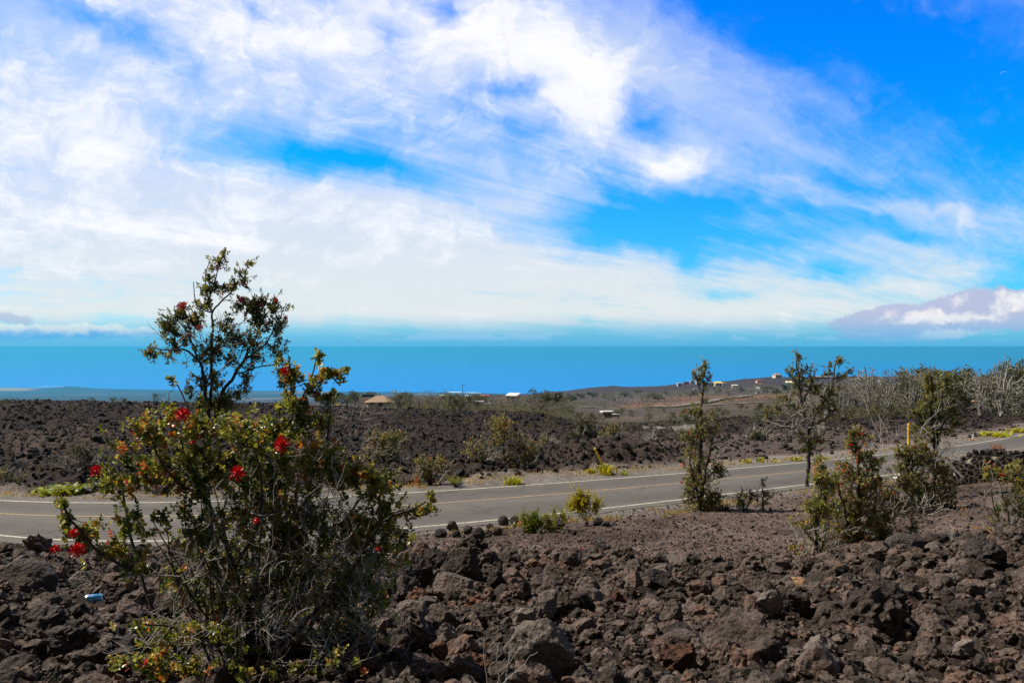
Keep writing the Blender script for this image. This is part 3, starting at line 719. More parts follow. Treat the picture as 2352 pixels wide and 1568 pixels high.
# the rest of the rubble
P, r = zone_points(16000, 3.6, 19, 12, in_rub, pw=.45, ulim=1.0); P = clear(P); s = np.clip(r.lognormal(math.log(.060), .45, len(P)), .025, .15)*np.where(P[:, 1] < 7.5, .8, 1.)
kind(scatter('lava_rubble', P, s, PR3, M_rock, 13), 'stuff'); n1 = len(P)
P2, r = zone_points(40000, 3.4, 19, 14, in_rub, pw=.3, ulim=1.0); s2 = np.clip(r.lognormal(math.log(.023), .4, len(P2)), .012, .06)
kind(scatter('lava_gravel', P2, s2, PR2, M_rock, 15), 'stuff')
# cinder flat: loose stones thrown over it
def on_flat(x, y, r):
    xd, t, far, rub, road, sh, cind, lava = zones(x, y)
    return (~far) & (rub < .6) & (t > .5) & (r.random(len(x)) < .35+.65*fbm(x*.7, y*.7, 3, 90))
P3, r = zone_points(110000, 9, 40, 16, on_flat, pw=.2, ulim=1.0); s3 = np.clip(r.lognormal(math.log(.017), .5, len(P3)), .009, .075)
kind(scatter('cinder_stones', P3, s3, PR1[:6]+PR2[:3], M_rock, 17), 'stuff')
# lava field beyond the road
def on_lava(x, y, r):
    xd, t, far, rub, road, sh, cind, lava = zones(x, y)
    return far & (t > 1.4) & (r.random(len(x)) < .10+.9*np.clip(lava, 0, 1)*np.clip(fbm(x*.4, y*.4, 3, 91)*2-.3, 0, 1))
P4, r = zone_points(150000, 24, 125, 18, on_lava, pw=.35, ulim=1.15); s4 = np.clip(r.lognormal(math.log(.062), .5, len(P4)), .03, .30)*(1+P4[:, 1]*.004)
kind(scatter('lava_boulders', P4, s4, PR2, M_farrock, 19, sink=.35), 'stuff')

# ------------------------------------------------------------------ plants
def Wp(xd, yd, D): return np.array([(xd-1176)*K*D, D, (795-yd)*K*D])
class Tubes:
    def __init__(s): s.V = []; s.F = []; s.T = []; s.n = 0
    def add(s, P, r0, r1, sides=4, tone=.5):
        P = np.asarray(P, float); n = len(P)
        T = np.gradient(P, axis=0); T /= np.linalg.norm(T, axis=1)[:, None]+1e-9
        up = np.array([.3, 1., .1]); A = np.cross(T, up); A /= np.linalg.norm(A, axis=1)[:, None]+1e-9; B = np.cross(T, A)
        r = np.linspace(r0, r1, n)[:, None, None]; a = np.arange(sides)*2*math.pi/sides
        ring = P[:, None]+r*(A[:, None]*np.cos(a)[None, :, None]+B[:, None]*np.sin(a)[None, :, None])
        s.V.append(ring.reshape(-1, 3)); i = np.arange(n-1)[:, None]*sides; j = np.arange(sides)[None]
        s.F.append(np.stack([i+j, i+(j+1) % sides, i+sides+(j+1) % sides, i+sides+j], -1).reshape(-1, 4)+s.n)
        e = s.n+(n-1)*sides
        s.n += n*sides
    def build(s, name, m, parent=None, off=None):
        if not s.V: return None
        V = np.concatenate(s.V)
        if off is not None: V = V-off
        return mk(name, V, np.concatenate(s.F), m, parent, smooth=True)
def wobble(P, r, amp, n=None):
    """resample a polyline and make it gnarly"""
    P = np.asarray(P, float); n = n or max(6, len(P)*5)
    s = np.concatenate([[0], np.cumsum(np.linalg.norm(np.diff(P, axis=0), axis=1))]); t = np.linspace(0, s[-1], n)
    Q = np.stack([np.interp(t, s, P[:, k]) for k in range(3)], 1)
    for k in range(3):
        Q[:, k] = np.convolve(np.pad(Q[:, k], 1, mode='edge'), [.25, .5, .25], 'valid')
        w = r.normal(size=n//3+2)*.6; w2 = r.normal(size=n)*.25
        d = np.interp(np.linspace(0, len(w)-1, n), np.arange(len(w)), w)+w2
        d[0] = 0; Q[:, k] += d*amp
    return Q
def rosettes(P, A, r, nleaf, L, tones, spread=.35, wr=.74, cup=.25):
    """whorls of rounded leaves round each tip P with axis A"""
    n = len(P); A = A/np.linalg.norm(A, axis=1)[:, None]
    u = np.cross(A, np.array([.31, .52, .8])); u /= np.linalg.norm(u, axis=1)[:, None]; v = np.cross(A, u)
    k = np.arange(nleaf); VV = []; T = []
    az = k[None]*2.4+r.uniform(0, 6.28, (n, 1))+r.normal(0, .2, (n, nleaf))
    el = np.linspace(1.2, .22, nleaf)[None]+r.normal(0, .22, (n, nleaf))
    back = np.linspace(0, 1, nleaf)[None]*spread+r.normal(0, .03, (n, nleaf))
    d = (u[:, None]*np.cos(az)[..., None]+v[:, None]*np.sin(az)[..., None])*np.cos(el)[..., None]+A[:, None]*np.sin(el)[..., None]
    base = P[:, None]-A[:, None]*(back*L*4)[..., None]
    side = np.cross(d, A[:, None]+.001); side /= np.linalg.norm(side, axis=2)[..., None]+1e-9
    nor = np.cross(side, d); ll = (L*np.linspace(.55, 1.05, nleaf)[None]*r.uniform(.75, 1.2, (n, nleaf)))[..., None]; w = ll*wr
    b0 = base+d*ll*.12; tip = base+d*ll*1.05+nor*ll*r.uniform(-.15, .2, (n, nleaf))[..., None]; c = nor*ll*cup
    l1 = base+d*ll*.42+side*w*.46+c*.8; l2 = base+d*ll*.82+side*w*.40+c*.6
    r1 = base+d*ll*.42-side*w*.46+c*.8; r2 = base+d*ll*.82-side*w*.40+c*.6
    V = np.stack([b0, l1, l2, tip, r2, r1], 2).reshape(-1, 3)
    i = np.arange(n*nleaf)[:, None]*6
    F = np.concatenate([i+np.array([[0, 1, 2, 3]]), i+np.array([[0, 3, 4, 5]])])
    t = np.clip(tones[:, None]+r.normal(0, .10, (n, nleaf)), 0, 1)
    return V, F, np.repeat(t.ravel(), 6)
def grow(nodes, targets, r, jit, up=.9, seg=4):
    """hang every target on the nearest earlier node by a curved twig"""
    nodes = [np.asarray(nodes)]; N_ = nodes[0]; out = []
    d0 = np.array([np.min(np.linalg.norm(N_-t, axis=1)) for t in targets]); order = np.argsort(d0)
    buf = np.empty((len(N_)+len(targets)*seg, 3)); buf[:len(N_)] = N_; n = len(N_)
    for k in order:
        t = targets[k]; dv = t-buf[:n]; dist = np.linalg.norm(dv, axis=1)
        cost = dist+up*np.maximum(-dv[:, 2], 0)+.25*np.maximum(.35*dist-dv[:, 2], 0)
        j = int(np.argmin(cost)); s = buf[j].copy(); l = dist[j]
        c = s+(t-s)*.5+r.normal(size=3)*l*.16+np.array([0, 0, -.10*l]); f = np.linspace(0, 1, seg+1)[:, None]
        Q = (1-f)**2*s+2*f*(1-f)*c+f*f*t; Q[1:-1] += r.normal(size=(seg-1, 3))*jit*min(1, l*6)
        out.append((Q, k)); buf[n:n+seg] = Q[1:]; n += seg
    return out
def flower(P, rad, r, m, parent, off, n=90):
    V = []; F = []
    for i in range(n):
        d = r.normal(size=3); d[2] = d[2]*1.1+.55; d /= np.linalg.norm(d); s = np.cross(d, r.normal(size=3)); s /= np.linalg.norm(s)
        l = rad*r.uniform(.75, 1.1); w = rad*.055; b0 = P+d*rad*.12; e = P+d*l
        k = len(V); V += [b0-s*w, b0+s*w, e+s*w*.9, e-s*w*.9]; F.append((k, k+1, k+2, k+3))
        if i % 2: V += [e+np.array(q)*w*1.6 for q in ((-1, 0, -1), (1, 0, -1), (1, 0, 1), (-1, 0, 1))]; F.append((k+4, k+5, k+6, k+7))
    v2, f2 = ICO[1]; k = len(V)
    return mk('flower', np.concatenate([np.array(V), v2*rad*.42+P])-off, [np.array(F), f2+k], m, parent)
def tree(name, label, cat, base, limbs, blobs, leafL, nleaf=9, lm=None, tw=.0028, dead=(), flowers=(), seed=1, depth=.8, toneM=.42, toneS=.2,
         group=None, bark=None, twm=None, D=None, spread=.35, per=2, jit=.012, fm=None, sides=3, wr=.74, mult=1.):
    """base = (xd, yd, D); limbs = (points, r0, r1[, depth drift]); blobs = (x, y, rx, ry, count[, depth offset])"""
    r = np.random.default_rng(seed); bx, by, D = base; off = Wp(bx, by, D)
    root = thing(name, label, cat, off.tolist(), group)
    T = Tubes(); nodes = []
    for lb in limbs:
        pts, r0, r1 = lb[:3]; dr = lb[3] if len(lb) > 3 else r.uniform(-.25, .25)
        L0 = [Wp(x, y, D+dr*i/max(1, len(pts)-1)) for i, (x, y) in enumerate(pts)]
        tot = sum(np.linalg.norm(b2-a) for a, b2 in zip(L0[:-1], L0[1:]))
        Q = wobble(L0, r, r0*.55, max(8, int(tot/.04) if tot < 2.2 else int(tot/.08))); T.add(Q, r0, r1, 7); nodes.append(Q[len(Q)//6:])
    T.build('trunk', bark or M_bark, root, off); nodes = np.concatenate(nodes)
    tg = []; ax = []
    for bl in blobs:
        cx, cy, rx, ry, n = bl[:5]; n = max(1, int(n*mult)); dz = bl[5] if len(bl) > 5 else 0.
        nc = max(1, n//6); cc_ = r.normal(size=(nc, 3)); cc_ /= np.linalg.norm(cc_, axis=1)[:, None]; cc_ *= (r.random(nc)**.4)[:, None]*.9
        q = cc_[r.integers(0, nc, n)]+r.normal(size=(n, 3))*(.24 if n > 10 else .5)
        rd = (rx+ry)/2*K*D*depth
        for a, b2, c in q: tg.append(Wp(cx+a*rx, cy+b2*ry, D+dz+c*rd))
    tg = np.array(tg); tws = grow(nodes, tg, r, jit); TT = Tubes(); P = []; A = []
    for Q, k in tws:
        TT.add(Q, tw*1.5, tw*.7, sides)
        d = Q[-1]-Q[-2]; d = d/(np.linalg.norm(d)+1e-9)*.7+np.array([0, 0, .7])+r.normal(size=3)*.25
        P.append(Q[-1]); A.append(d)
        for e in range(per-1):
            f = r.uniform(.4, .9); m_ = Q[0]*(1-f)+Q[-1]*f if False else Q[int(round(f*(len(Q)-1)))]
            o2 = r.normal(size=3)*leafL*1.6; P.append(m_+o2); A.append(o2/leafL*.4+np.array([0, 0, .9])); TT.add([m_, m_+o2*.6, m_+o2], tw*.8, tw*.6, 3)
    P = np.array(P); A = np.array(A)
    TT.build('twigs', twm or M_brtwig, root, off)
    cl = np.array([vnoise(np.array([p[0]*7/D*5]), np.array([p[2]*7/D*5]), seed)[0] for p in P])
    tn = np.clip(toneM+(cl-.5)*.30+r.normal(0, toneS, len(P)), .02, 1)
    V, F, t = rosettes(P, A, r, nleaf, leafL, tn, spread, wr)
    mk('foliage', V-off, F, lm or M_leaf, root, attrs={'tone': t})
    if dead:
        DT = Tubes()
        for cx, cy, rx, ry, n, ln in dead:
            for i in range(n):
                a = Wp(cx+r.uniform(-rx, rx), cy+r.uniform(-ry, ry), D+r.uniform(-1, 1)*rx*K*D*.7)
                d = np.array([r.normal()*.8, r.normal()*.6, r.uniform(.0, 1.3)]); d /= np.linalg.norm(d); l = ln*r.uniform(.5, 1.2)
                Q = wobble([a, a+d*l*.5+r.normal(size=3)*l*.08, a+d*l], r, l*.05, 6); DT.add(Q, tw*1.3, tw*.5, 3)
                for e in range(3):
                    m_ = Q[r.integers(1, 5)]; d2 = d+r.normal(size=3)*.7; d2 /= np.linalg.norm(d2); DT.add([m_, m_+d2*l*.25, m_+d2*l*.45+np.array([0, 0, l*.04])], tw*.8, tw*.35, 3)
        DT.build('dead_twigs', M_twig, root, off)
    for i, fl in enumerate(flowers):
        fx, fy, fr = fl[:3]; dd = fl[3] if len(fl) > 3 else -.12*min(1., D/8)-(.0)
        flower(Wp(fx, fy, D+dd), fr*K*D*(.62 if D > 11 else 1.), r, fm or M_red, root, off, 110 if fr*D > 40 else 40)
    return root

# the big flowering bush in front
_r = random.Random(4); STEMS = []
for _i in range(30):
    _a = _r.uniform(-1, 1); _bx = 600+_r.uniform(-90, 110)+_a*30; _tx = 600+_a*260+_r.uniform(-30, 30); _ty = 1060+abs(_a)*110+_r.uniform(-20, 150)
    STEMS.append(([(_bx, 1610), ((_bx*2+_tx)/3+_r.uniform(-25, 25), 1610-(1610-_ty)*.36), ((_bx+_tx*2)/3+_r.uniform(-25, 25), 1610-(1610-_ty)*.68), (_tx, _ty)], _r.uniform(.005, .0095), .0028, _r.uniform(-.45, .45)))
tree('flowering_bush', 'large bush in front with red pompon flowers, round leaves and black stems', 'bush', (590, 1640, 4.8),
  [([(590, 1640), (570, 1456), (573, 1382), (537, 1308), (510, 1241), (496, 1187), (470, 1140), (449, 1100), (425, 1050), (415, 1000)], .028, .007, .1),
   ([(573, 1382), (617, 1321), (644, 1254), (671, 1201), (697, 1154), (738, 1107)], .018, .006, -.3),
   ([(600, 1620), (470, 1568), (375, 1456), (355, 1409), (335, 1355), (322, 1308), (302, 1221), (288, 1160), (282, 1107), (270, 1060)], .016, .006, .25),
   ([(322, 1308), (262, 1290), (221, 1261), (190, 1225), (161, 1194), (144, 1150)], .010, .005, -.2),
   ([(600, 1600), (644, 1489), (738, 1389), (832, 1275), (858, 1221), (892, 1187), (952, 1167), (985, 1150)], .015, .005, -.4),
   ([(610, 1500), (640, 1300), (637, 1120), (657, 1026), (671, 946), (704, 892), (758, 852), (785, 850)], .014, .005, .4),
   ([(671, 946), (668, 880), (664, 812)], .006, .004, .0),
   ([(704, 900), (722, 850), (728, 812)], .005, .004, .1),
   ([(657, 1026), (600, 990), (560, 960), (520, 950)], .008, .004, .1),
   ([(449, 1100), (443, 1000), (430, 930), (402, 872)], .007, .004, .2),
   ([(644, 1254), (700, 1150), (731, 1040), (778, 993), (825, 968)], .008, .003, -.3),
   ([(751, 1020), (756, 953), (758, 906)], .006, .003, -.3),
   ([(470, 1140), (410, 1110), (370, 1060), (345, 1000)], .009, .004, -.3),
   ([(537, 1308), (590, 1220), (600, 1120), (590, 1040)], .012, .005, -.4),
   ([(560, 1500), (480, 1470), (400, 1440), (330, 1430)], .012, .004, -.5), ([(560, 1560), (450, 1540), (360, 1540)], .012, .004, -.6),
   ([(738, 1389), (790, 1330), (830, 1340), (870, 1300)], .010, .004, .3), ([(738, 1250), (800, 1180), (850, 1120), (880, 1080)], .009, .004, .1)]+STEMS,
  [(725, 848, 70, 30, 11), (745, 880, 50, 30, 8), (655, 850, 26, 50, 12), (665, 930, 45, 45, 22), (690, 890, 40, 40, 12), (560, 985, 170, 45, 90), (590, 1040, 150, 50, 60), (400, 965, 90, 40, 40), (352, 1000, 40, 30, 14),
   (450, 1070, 120, 60, 90), (320, 1060, 75, 60, 44), (270, 1090, 50, 50, 26), (600, 1090, 150, 60, 90), (720, 1050, 80, 60, 44), (700, 960, 60, 40, 22), (790, 1090, 70, 40, 30),
   (850, 1110, 80, 45, 46), (900, 1150, 70, 40, 26), (965, 1158, 35, 16, 12), (1000, 1140, 10, 10, 3), (830, 1220, 90, 60, 56), (910, 1250, 40, 50, 14), (150, 1178, 28, 36, 14), (185, 1215, 55, 35, 26),
   (232, 1255, 62, 30, 26), (300, 1195, 60, 50, 26), (310, 1290, 50, 40, 14), (540, 1190, 120, 70, 66), (680, 1180, 100, 70, 62), (430, 1180, 70, 60, 26), (500, 1280, 100, 60, 30), (470, 1230, 50, 30, 16),
   (650, 1290, 130, 70, 60), (760, 1320, 100, 70, 44), (850, 1350, 60, 60, 18), (620, 1400, 160, 60, 26), (760, 1440, 110, 70, 34), (560, 1340, 130, 60, 44), (700, 1240, 150, 60, 60), (640, 1160, 120, 50, 50), (860, 1190, 80, 50, 40), (420, 1330, 60, 50, 20), (820, 1400, 90, 60, 26), (600, 1500, 180, 50, 44), (520, 1380, 130, 60, 40), (700, 1350, 130, 60, 40), (820, 1300, 80, 60, 26),
   (360, 1450, 120, 34, 20, -.3), (300, 1520, 110, 36, 22, -.35), (420, 1530, 110, 40, 22, -.4), (500, 1440, 80, 60, 22, -.3), (480, 1540, 120, 30, 20, -.4), (720, 1530, 120, 50, 12, -.4),
   (402, 868, 6, 6, 2), (760, 850, 34, 12, 8), (728, 806, 10, 12, 4), (786, 850, 10, 6, 3), (755, 905, 10, 8, 3), (144, 1146, 10, 6, 3)],
  .0295, 10, M_leaf, .0021, [(620, 1400, 230, 130, 360, .24), (640, 1250, 170, 110, 160, .2), (760, 1290, 140, 120, 110, .22), (700, 1130, 110, 90, 70, .2), (800, 1000, 50, 40, 20, .16), (560, 1520, 260, 60, 150, .24), (840, 1440, 90, 120, 70, .2)],
  [(647, 1021, 17, -.45), (545, 1087, 16, -.5), (418, 953, 17, -.3), (220, 1083, 14, -.3), (178, 1263, 17, -.35), (127, 1261, 11, -.3), (168, 1224, 11, -.3), (654, 853, 11, -.2), (441, 1016, 7, -.35), (587, 1195, 8, -.5), (335, 1521, 8, -.9), (290, 1107, 6, -.3), (868, 1260, 7, -.3)],
  seed=5, depth=.75, toneM=.46, toneS=.21, spread=.42, sides=3, twm=M_brtwig, wr=.86, per=1, mult=2.1)

# the taller small-leaved tree behind it
tree('small_leaved_tree', 'slender dark tree rising above the big front bush against the sky', 'tree', (500, 1330, 8.6),
  [([(500, 1330), (480, 1150), (478, 1000), (503, 912), (516, 879), (537, 859), (563, 825), (583, 772), (604, 725)], .045, .009, .2),
   ([(478, 1000), (476, 946), (470, 880), (463, 832), (429, 798), (382, 805), (350, 798)], .022, .006, -.2),
   ([(483, 930), (488, 812), (486, 718), (503, 698), (537, 664), (560, 640), (572, 606)], .018, .005, .1),
   ([(486, 718), (478, 680), (470, 637), (480, 600)], .009, .004, .2), ([(480, 690), (492, 651), (500, 620), (516, 572)], .008, .004, -.1),
   ([(486, 718), (450, 700), (444, 645)], .008, .004, .1), ([(470, 860), (430, 760), (405, 730)], .010, .005, -.3), ([(563, 825), (610, 790), (640, 740), (655, 700)], .010, .004, -.1),
   ([(537, 859), (600, 840), (650, 835), (680, 840)], .009, .004, .2)],
  [(358, 798, 24, 16, 16), (385, 770, 28, 20, 20), (400, 735, 32, 26, 30), (420, 710, 26, 22, 22), (430, 760, 34, 26, 26), (455, 730, 30, 30, 26), (390, 800, 30, 14, 12),
   (462, 652, 24, 14, 14), (470, 690, 26, 16, 18), (482, 618, 6, 22, 12), (500, 650, 22, 18, 16), (503, 600, 7, 22, 10), (516, 575, 5, 7, 5), (535, 655, 18, 20, 12), (560, 632, 12, 22, 14), (575, 606, 7, 9, 5),
   (560, 700, 30, 24, 30), (600, 690, 32, 26, 38), (636, 700, 22, 22, 16), (662, 703, 6, 6, 3), (600, 740, 40, 30, 40), (560, 770, 40, 34, 44), (520, 740, 30, 30, 24), (500, 790, 50, 34, 44),
   (640, 760, 16, 30, 14), (632, 800, 24, 34, 16), (590, 810, 34, 28, 26), (545, 830, 34, 24, 20), (470, 820, 40, 24, 20), (455, 870, 26, 30, 24), (490, 870, 24, 30, 22), (500, 920, 50, 34, 34), (640, 870, 30, 30, 14), (560, 880, 22, 40, 18), (480, 930, 44, 40, 34), (540, 920, 40, 40, 24)],
  .030, 9, M_leaf2, .0034, [(500, 800, 110, 60, 50, .22), (520, 900, 60, 40, 16, .2)],
  [(418, 703, 11, -.4), (555, 688, 8), (634, 690, 6), (656, 731, 6), (459, 753, 9), (559, 653, 5), (502, 617, 4), (547, 758, 5), (518, 571, 4), (600, 700, 5), (438, 770, 5), (615, 745, 5)], fm=M_pink,
  mult=1.25, seed=8, depth=.9, toneM=.40, toneS=.2, spread=.42, twm=M_brtwig, jit=.02)

# trees and bushes between the rubble and the road, right half
tree('narrow_tree', 'narrow upright tree with black trunk and red flowers nearest the road middle', 'tree', (1612, 1180, 23),
  [([(1612, 1185), (1608, 1080), (1610, 960), (1612, 900), (1613, 850)], .07, .018, .1), ([(1612, 1150), (1625, 1060), (1640, 1000), (1625, 985)], .04, .012, -.3), ([(1612, 1185), (1600, 1120), (1585, 1060), (1590, 1010)], .04, .012, -.3), ([(1612, 905), (1600, 870), (1593, 858)], .02, .01), ([(1612, 905), (1628, 870), (1634, 862)], .02, .01)],
  [(1613, 845, 10, 16, 22), (1611, 868, 18, 16, 22), (1595, 862, 8, 10, 8), (1632, 862, 8, 10, 7), (1604, 925, 22, 20, 24), (1590, 945, 20, 10, 14), (1628, 960, 24, 25, 24), (1612, 985, 36, 24, 46), (1582, 1010, 28, 36, 46), (1640, 1000, 16, 22, 18), (1600, 1060, 44, 40, 70), (1646, 1062, 24, 32, 30),
   (1585, 1090, 26, 20, 24), (1615, 1120, 46, 34, 90), (1640, 1150, 30, 26, 40), (1600, 1165, 36, 24, 64), (1635, 1165, 30, 20, 40), (1585, 1135, 24, 20, 30), (1660, 1080, 14, 12, 8)],
  .058, 8, M_leaf2, .009, [(1625, 1060, 18, 40, 22, .7)], [(1575, 945, 4), (1612, 950, 4), (1608, 968, 5), (1582, 994, 6), (1570, 1066, 6), (1640, 1090, 5), (1600, 1002, 5), (1565, 1107, 5), (1590, 1030, 5)],
  mult=1.15, seed=21, toneM=.52, toneS=.2, depth=1., jit=.03, spread=.3)
tree('forked_tree', 'forked tree with bare thin trunk beside the road edge, open crown above the sea line', 'tree', (1856, 1112, 28.3),
  [([(1856, 1118), (1857, 1060), (1858, 1010), (1862, 982)], .065, .06, 0), ([(1862, 982), (1848, 950), (1842, 925), (1836, 880), (1830, 840), (1830, 815)], .06, .016, -.5), ([(1862, 982), (1876, 945), (1898, 915), (1912, 885), (1914, 850), (1925, 815)], .06, .016, .4),
   ([(1848, 950), (1820, 930), (1795, 928), (1772, 940)], .05, .015, .5), ([(1862, 978), (1890, 965), (1905, 950), (1910, 930)], .05, .015, -.5), ([(1842, 925), (1860, 890), (1868, 860), (1878, 845)], .04, .015, .3), ([(1912, 870), (1935, 862), (1955, 852)], .025, .012, .3), ([(1836, 880), (1815, 862), (1803, 850)], .025, .012)],
  [(1831, 820, 9, 18, 18), (1812, 850, 20, 12, 18), (1838, 860, 24, 20, 34), (1868, 850, 16, 22, 20), (1925, 818, 8, 20, 16), (1905, 845, 20, 18, 22), (1945, 858, 16, 10, 16), (1925, 862, 14, 10, 10), (1840, 895, 30, 18, 36), (1885, 900, 32, 24, 46), (1905, 930, 24, 24, 30), (1800, 910, 22, 12, 18), (1790, 940, 24, 14, 22), (1765, 948, 10, 18, 12), (1830, 935, 26, 18, 26),
   (1870, 940, 26, 16, 20), (1850, 1005, 24, 18, 34), (1870, 1020, 22, 22, 30), (1845, 1025, 14, 14, 14), (1885, 1010, 14, 14, 14)],
  .065, 8, M_leaf2, .011, [(1860, 960, 50, 30, 50, 1.), (1820, 985, 40, 12, 10, 1.2), (1880, 1020, 30, 30, 20, .8)], [(1767, 945, 4), (1860, 910, 4), (1880, 1012, 5)],
  seed=22, toneM=.44, toneS=.18, depth=1., jit=.05, bark=M_bark, spread=.3)
tree('low_bush', 'small open bush with bare grey base twigs, foremost above the right rubble', 'bush', (1880, 1296, 12.2),
  [([(1880, 1298), (1876, 1240), (1872, 1180), (1870, 1150)], .03, .008, 0), ([(1880, 1280), (1898, 1220), (1905, 1170), (1900, 1130)], .02, .007, .3), ([(1878, 1250), (1850, 1220), (1830, 1195)], .014, .006, -.2), ([(1876, 1220), (1888, 1150), (1880, 1090), (1885, 1070)], .015, .006, .2)],
  [(1885, 1085, 18, 28, 28), (1905, 1110, 22, 30, 30), (1872, 1160, 26, 30, 36), (1905, 1170, 22, 26, 24), (1845, 1200, 22, 8, 10), (1830, 1250, 16, 10, 10), (1870, 1240, 30, 24, 14), (1915, 1275, 26, 12, 14), (1840, 1275, 20, 8, 6), (1868, 1200, 24, 20, 18), (1890, 1270, 40, 16, 18), (1850, 1290, 30, 8, 12)],
  .036, 8, M_leaf, .004, [(1880, 1250, 50, 30, 60, .32)], [(1841, 1256, 6), (1897, 1180, 4), (1820, 1255, 3)], mult=1.6, seed=23, toneM=.5, toneS=.18, spread=.35)
tree('leafy_spray', 'upright leafy spray between the forked tree trunk and the dense bush', 'bush', (1905, 1222, 16.5),
  [([(1905, 1225), (1900, 1170), (1892, 1110), (1888, 1060)], .03, .008, 0), ([(1905, 1215), (1915, 1160), (1918, 1100)], .025, .008, .2)],
  [(1882, 1058, 8, 14, 14), (1890, 1085, 16, 16, 26), (1915, 1100, 12, 18, 20), (1900, 1125, 24, 20, 34), (1885, 1150, 18, 18, 24), (1912, 1165, 20, 20, 26), (1895, 1195, 20, 16, 20)],
  .042, 8, M_leaf2, .005, [(1900, 1170, 26, 40, 26, .35)], [(1892, 1102, 4)], mult=1.7, seed=74, toneM=.56, spread=.35)
tree('dense_bush', 'dense tall bush with orange topped shoots, second clump right of the forked tree', 'bush', (1975, 1262, 14.5),
  [([(1975, 1265), (1972, 1180), (1975, 1100), (1968, 1040), (1962, 1000), (1965, 985)], .05, .012, 0), ([(1975, 1250), (2010, 1160), (2015, 1090), (2005, 1050)], .035, .01, .4), ([(1975, 1250), (1940, 1180), (1925, 1120), (1915, 1080)], .035, .01, -.3), ([(1968, 1060), (1995, 1040), (2020, 1020)], .012, .006, .2)],
  [(1967, 990, 16, 14, 26), (1958, 1015, 20, 16, 22), (1992, 1010, 10, 8, 6), (1975, 1050, 24, 22, 30), (2000, 1060, 24, 22, 36), (1935, 1080, 22, 30, 36), (1975, 1100, 34, 30, 60), (2010, 1110, 24, 36, 44), (1940, 1130, 34, 30, 50), (1990, 1160, 40, 34, 70), (1945, 1180, 32, 30, 50), (2015, 1200, 32, 34, 50), (1975, 1220, 38, 30, 60), (1990, 1260, 34, 22, 40), (2030, 1230, 24, 30, 26), (1940, 1225, 28, 24, 34), (1930, 1270, 34, 16, 34), (1915, 1200, 26, 30, 34), (2040, 1160, 20, 30, 22), (2045, 1215, 24, 24, 26), (2010, 1280, 30, 12, 20)],
  .042, 8, M_leaf2, .005, [(1985, 1190, 40, 40, 50, .4), (2030, 1020, 20, 16, 10, .5), (1960, 1240, 40, 20, 30, .3)], [(1968, 1060, 5), (1996, 1078, 5), (1931, 1109, 6), (1962, 1108, 4), (2006, 1055, 5), (1978, 996, 5), (1955, 1020, 5)],
  mult=1.3, seed=24, toneM=.58, toneS=.2, spread=.35)
tree('round_headed_tree', 'dark tree with thick double trunk standing in front of the yellow post', 'tree', (2138, 1180, 22),
  [([(2138, 1190), (2142, 1100), (2143, 1020), (2140, 960), (2138, 900), (2140, 860)], .08, .02, 0), ([(2142, 1080), (2150, 1000), (2156, 950), (2160, 900), (2165, 870)], .07, .02, .4), ([(2143, 1020), (2128, 980), (2112, 950)], .035, .012), ([(2150, 1000), (2175, 960), (2196, 950)], .03, .012)],
  [(2128, 858, 10, 10, 12), (2150, 856, 8, 10, 10), (2174, 864, 12, 10, 14), (2130, 885, 18, 16, 26), (2165, 890, 22, 18, 34), (2122, 915, 18, 18, 24), (2150, 925, 26, 20, 28), (2112, 950, 22, 16, 28), (2182, 945, 20, 18, 28), (2150, 960, 30, 16, 22), (2100, 975, 14, 12, 14), (2195, 970, 14, 14, 18), (2135, 990, 30, 12, 16), (2176, 990, 22, 10, 14), (2115, 1010, 18, 10, 8)],
  .06, 8, M_leaf2, .01, [(2140, 1020, 30, 40, 30, .8)], [(2150, 880, 3)], seed=25, toneM=.44, toneS=.16, depth=1., jit=.04, spread=.3)
tree('flowering_shrub', 'wide red flowering shrub spreading under the dark double trunked tree', 'bush', (2120, 1205, 19.5),
  [([(2120, 1210), (2110, 1140), (2095, 1080), (2085, 1050)], .05, .012, 0), ([(2120, 1210), (2140, 1140), (2160, 1090)], .05, .012, .3), ([(2120, 1210), (2165, 1170), (2185, 1110)], .04, .01, -.2), ([(2110, 1160), (2075, 1120), (2065, 1070)], .03, .01, -.4)],
  [(2075, 1030, 26, 18, 30), (2110, 1030, 28, 18, 34), (2090, 1060, 36, 24, 56), (2130, 1060, 24, 24, 34), (2065, 1075, 24, 20, 30), (2160, 1080, 26, 22, 36), (2120, 1100, 44, 26, 70), (2175, 1120, 22, 32, 46), (2080, 1110, 30, 24, 40), (2140, 1150, 40, 34, 76), (2180, 1165, 18, 24, 26), (2100, 1160, 34, 26, 46), (2150, 1190, 44, 16, 46), (2090, 1195, 34, 14, 30), (2190, 1190, 16, 16, 14)],
  .05, 8, M_leaf2, .008, [(2120, 1120, 50, 50, 50, .6)], [(2098, 1026, 7), (2108, 1028, 5), (2058, 1041, 5), (2063, 1051, 5), (2122, 1082, 6), (2165, 1093, 5), (2150, 1152, 5), (2143, 1160, 6), (2112, 1118, 5), (2080, 1033, 4)],
  mult=1.4, seed=26, toneM=.56, toneS=.18, spread=.35)
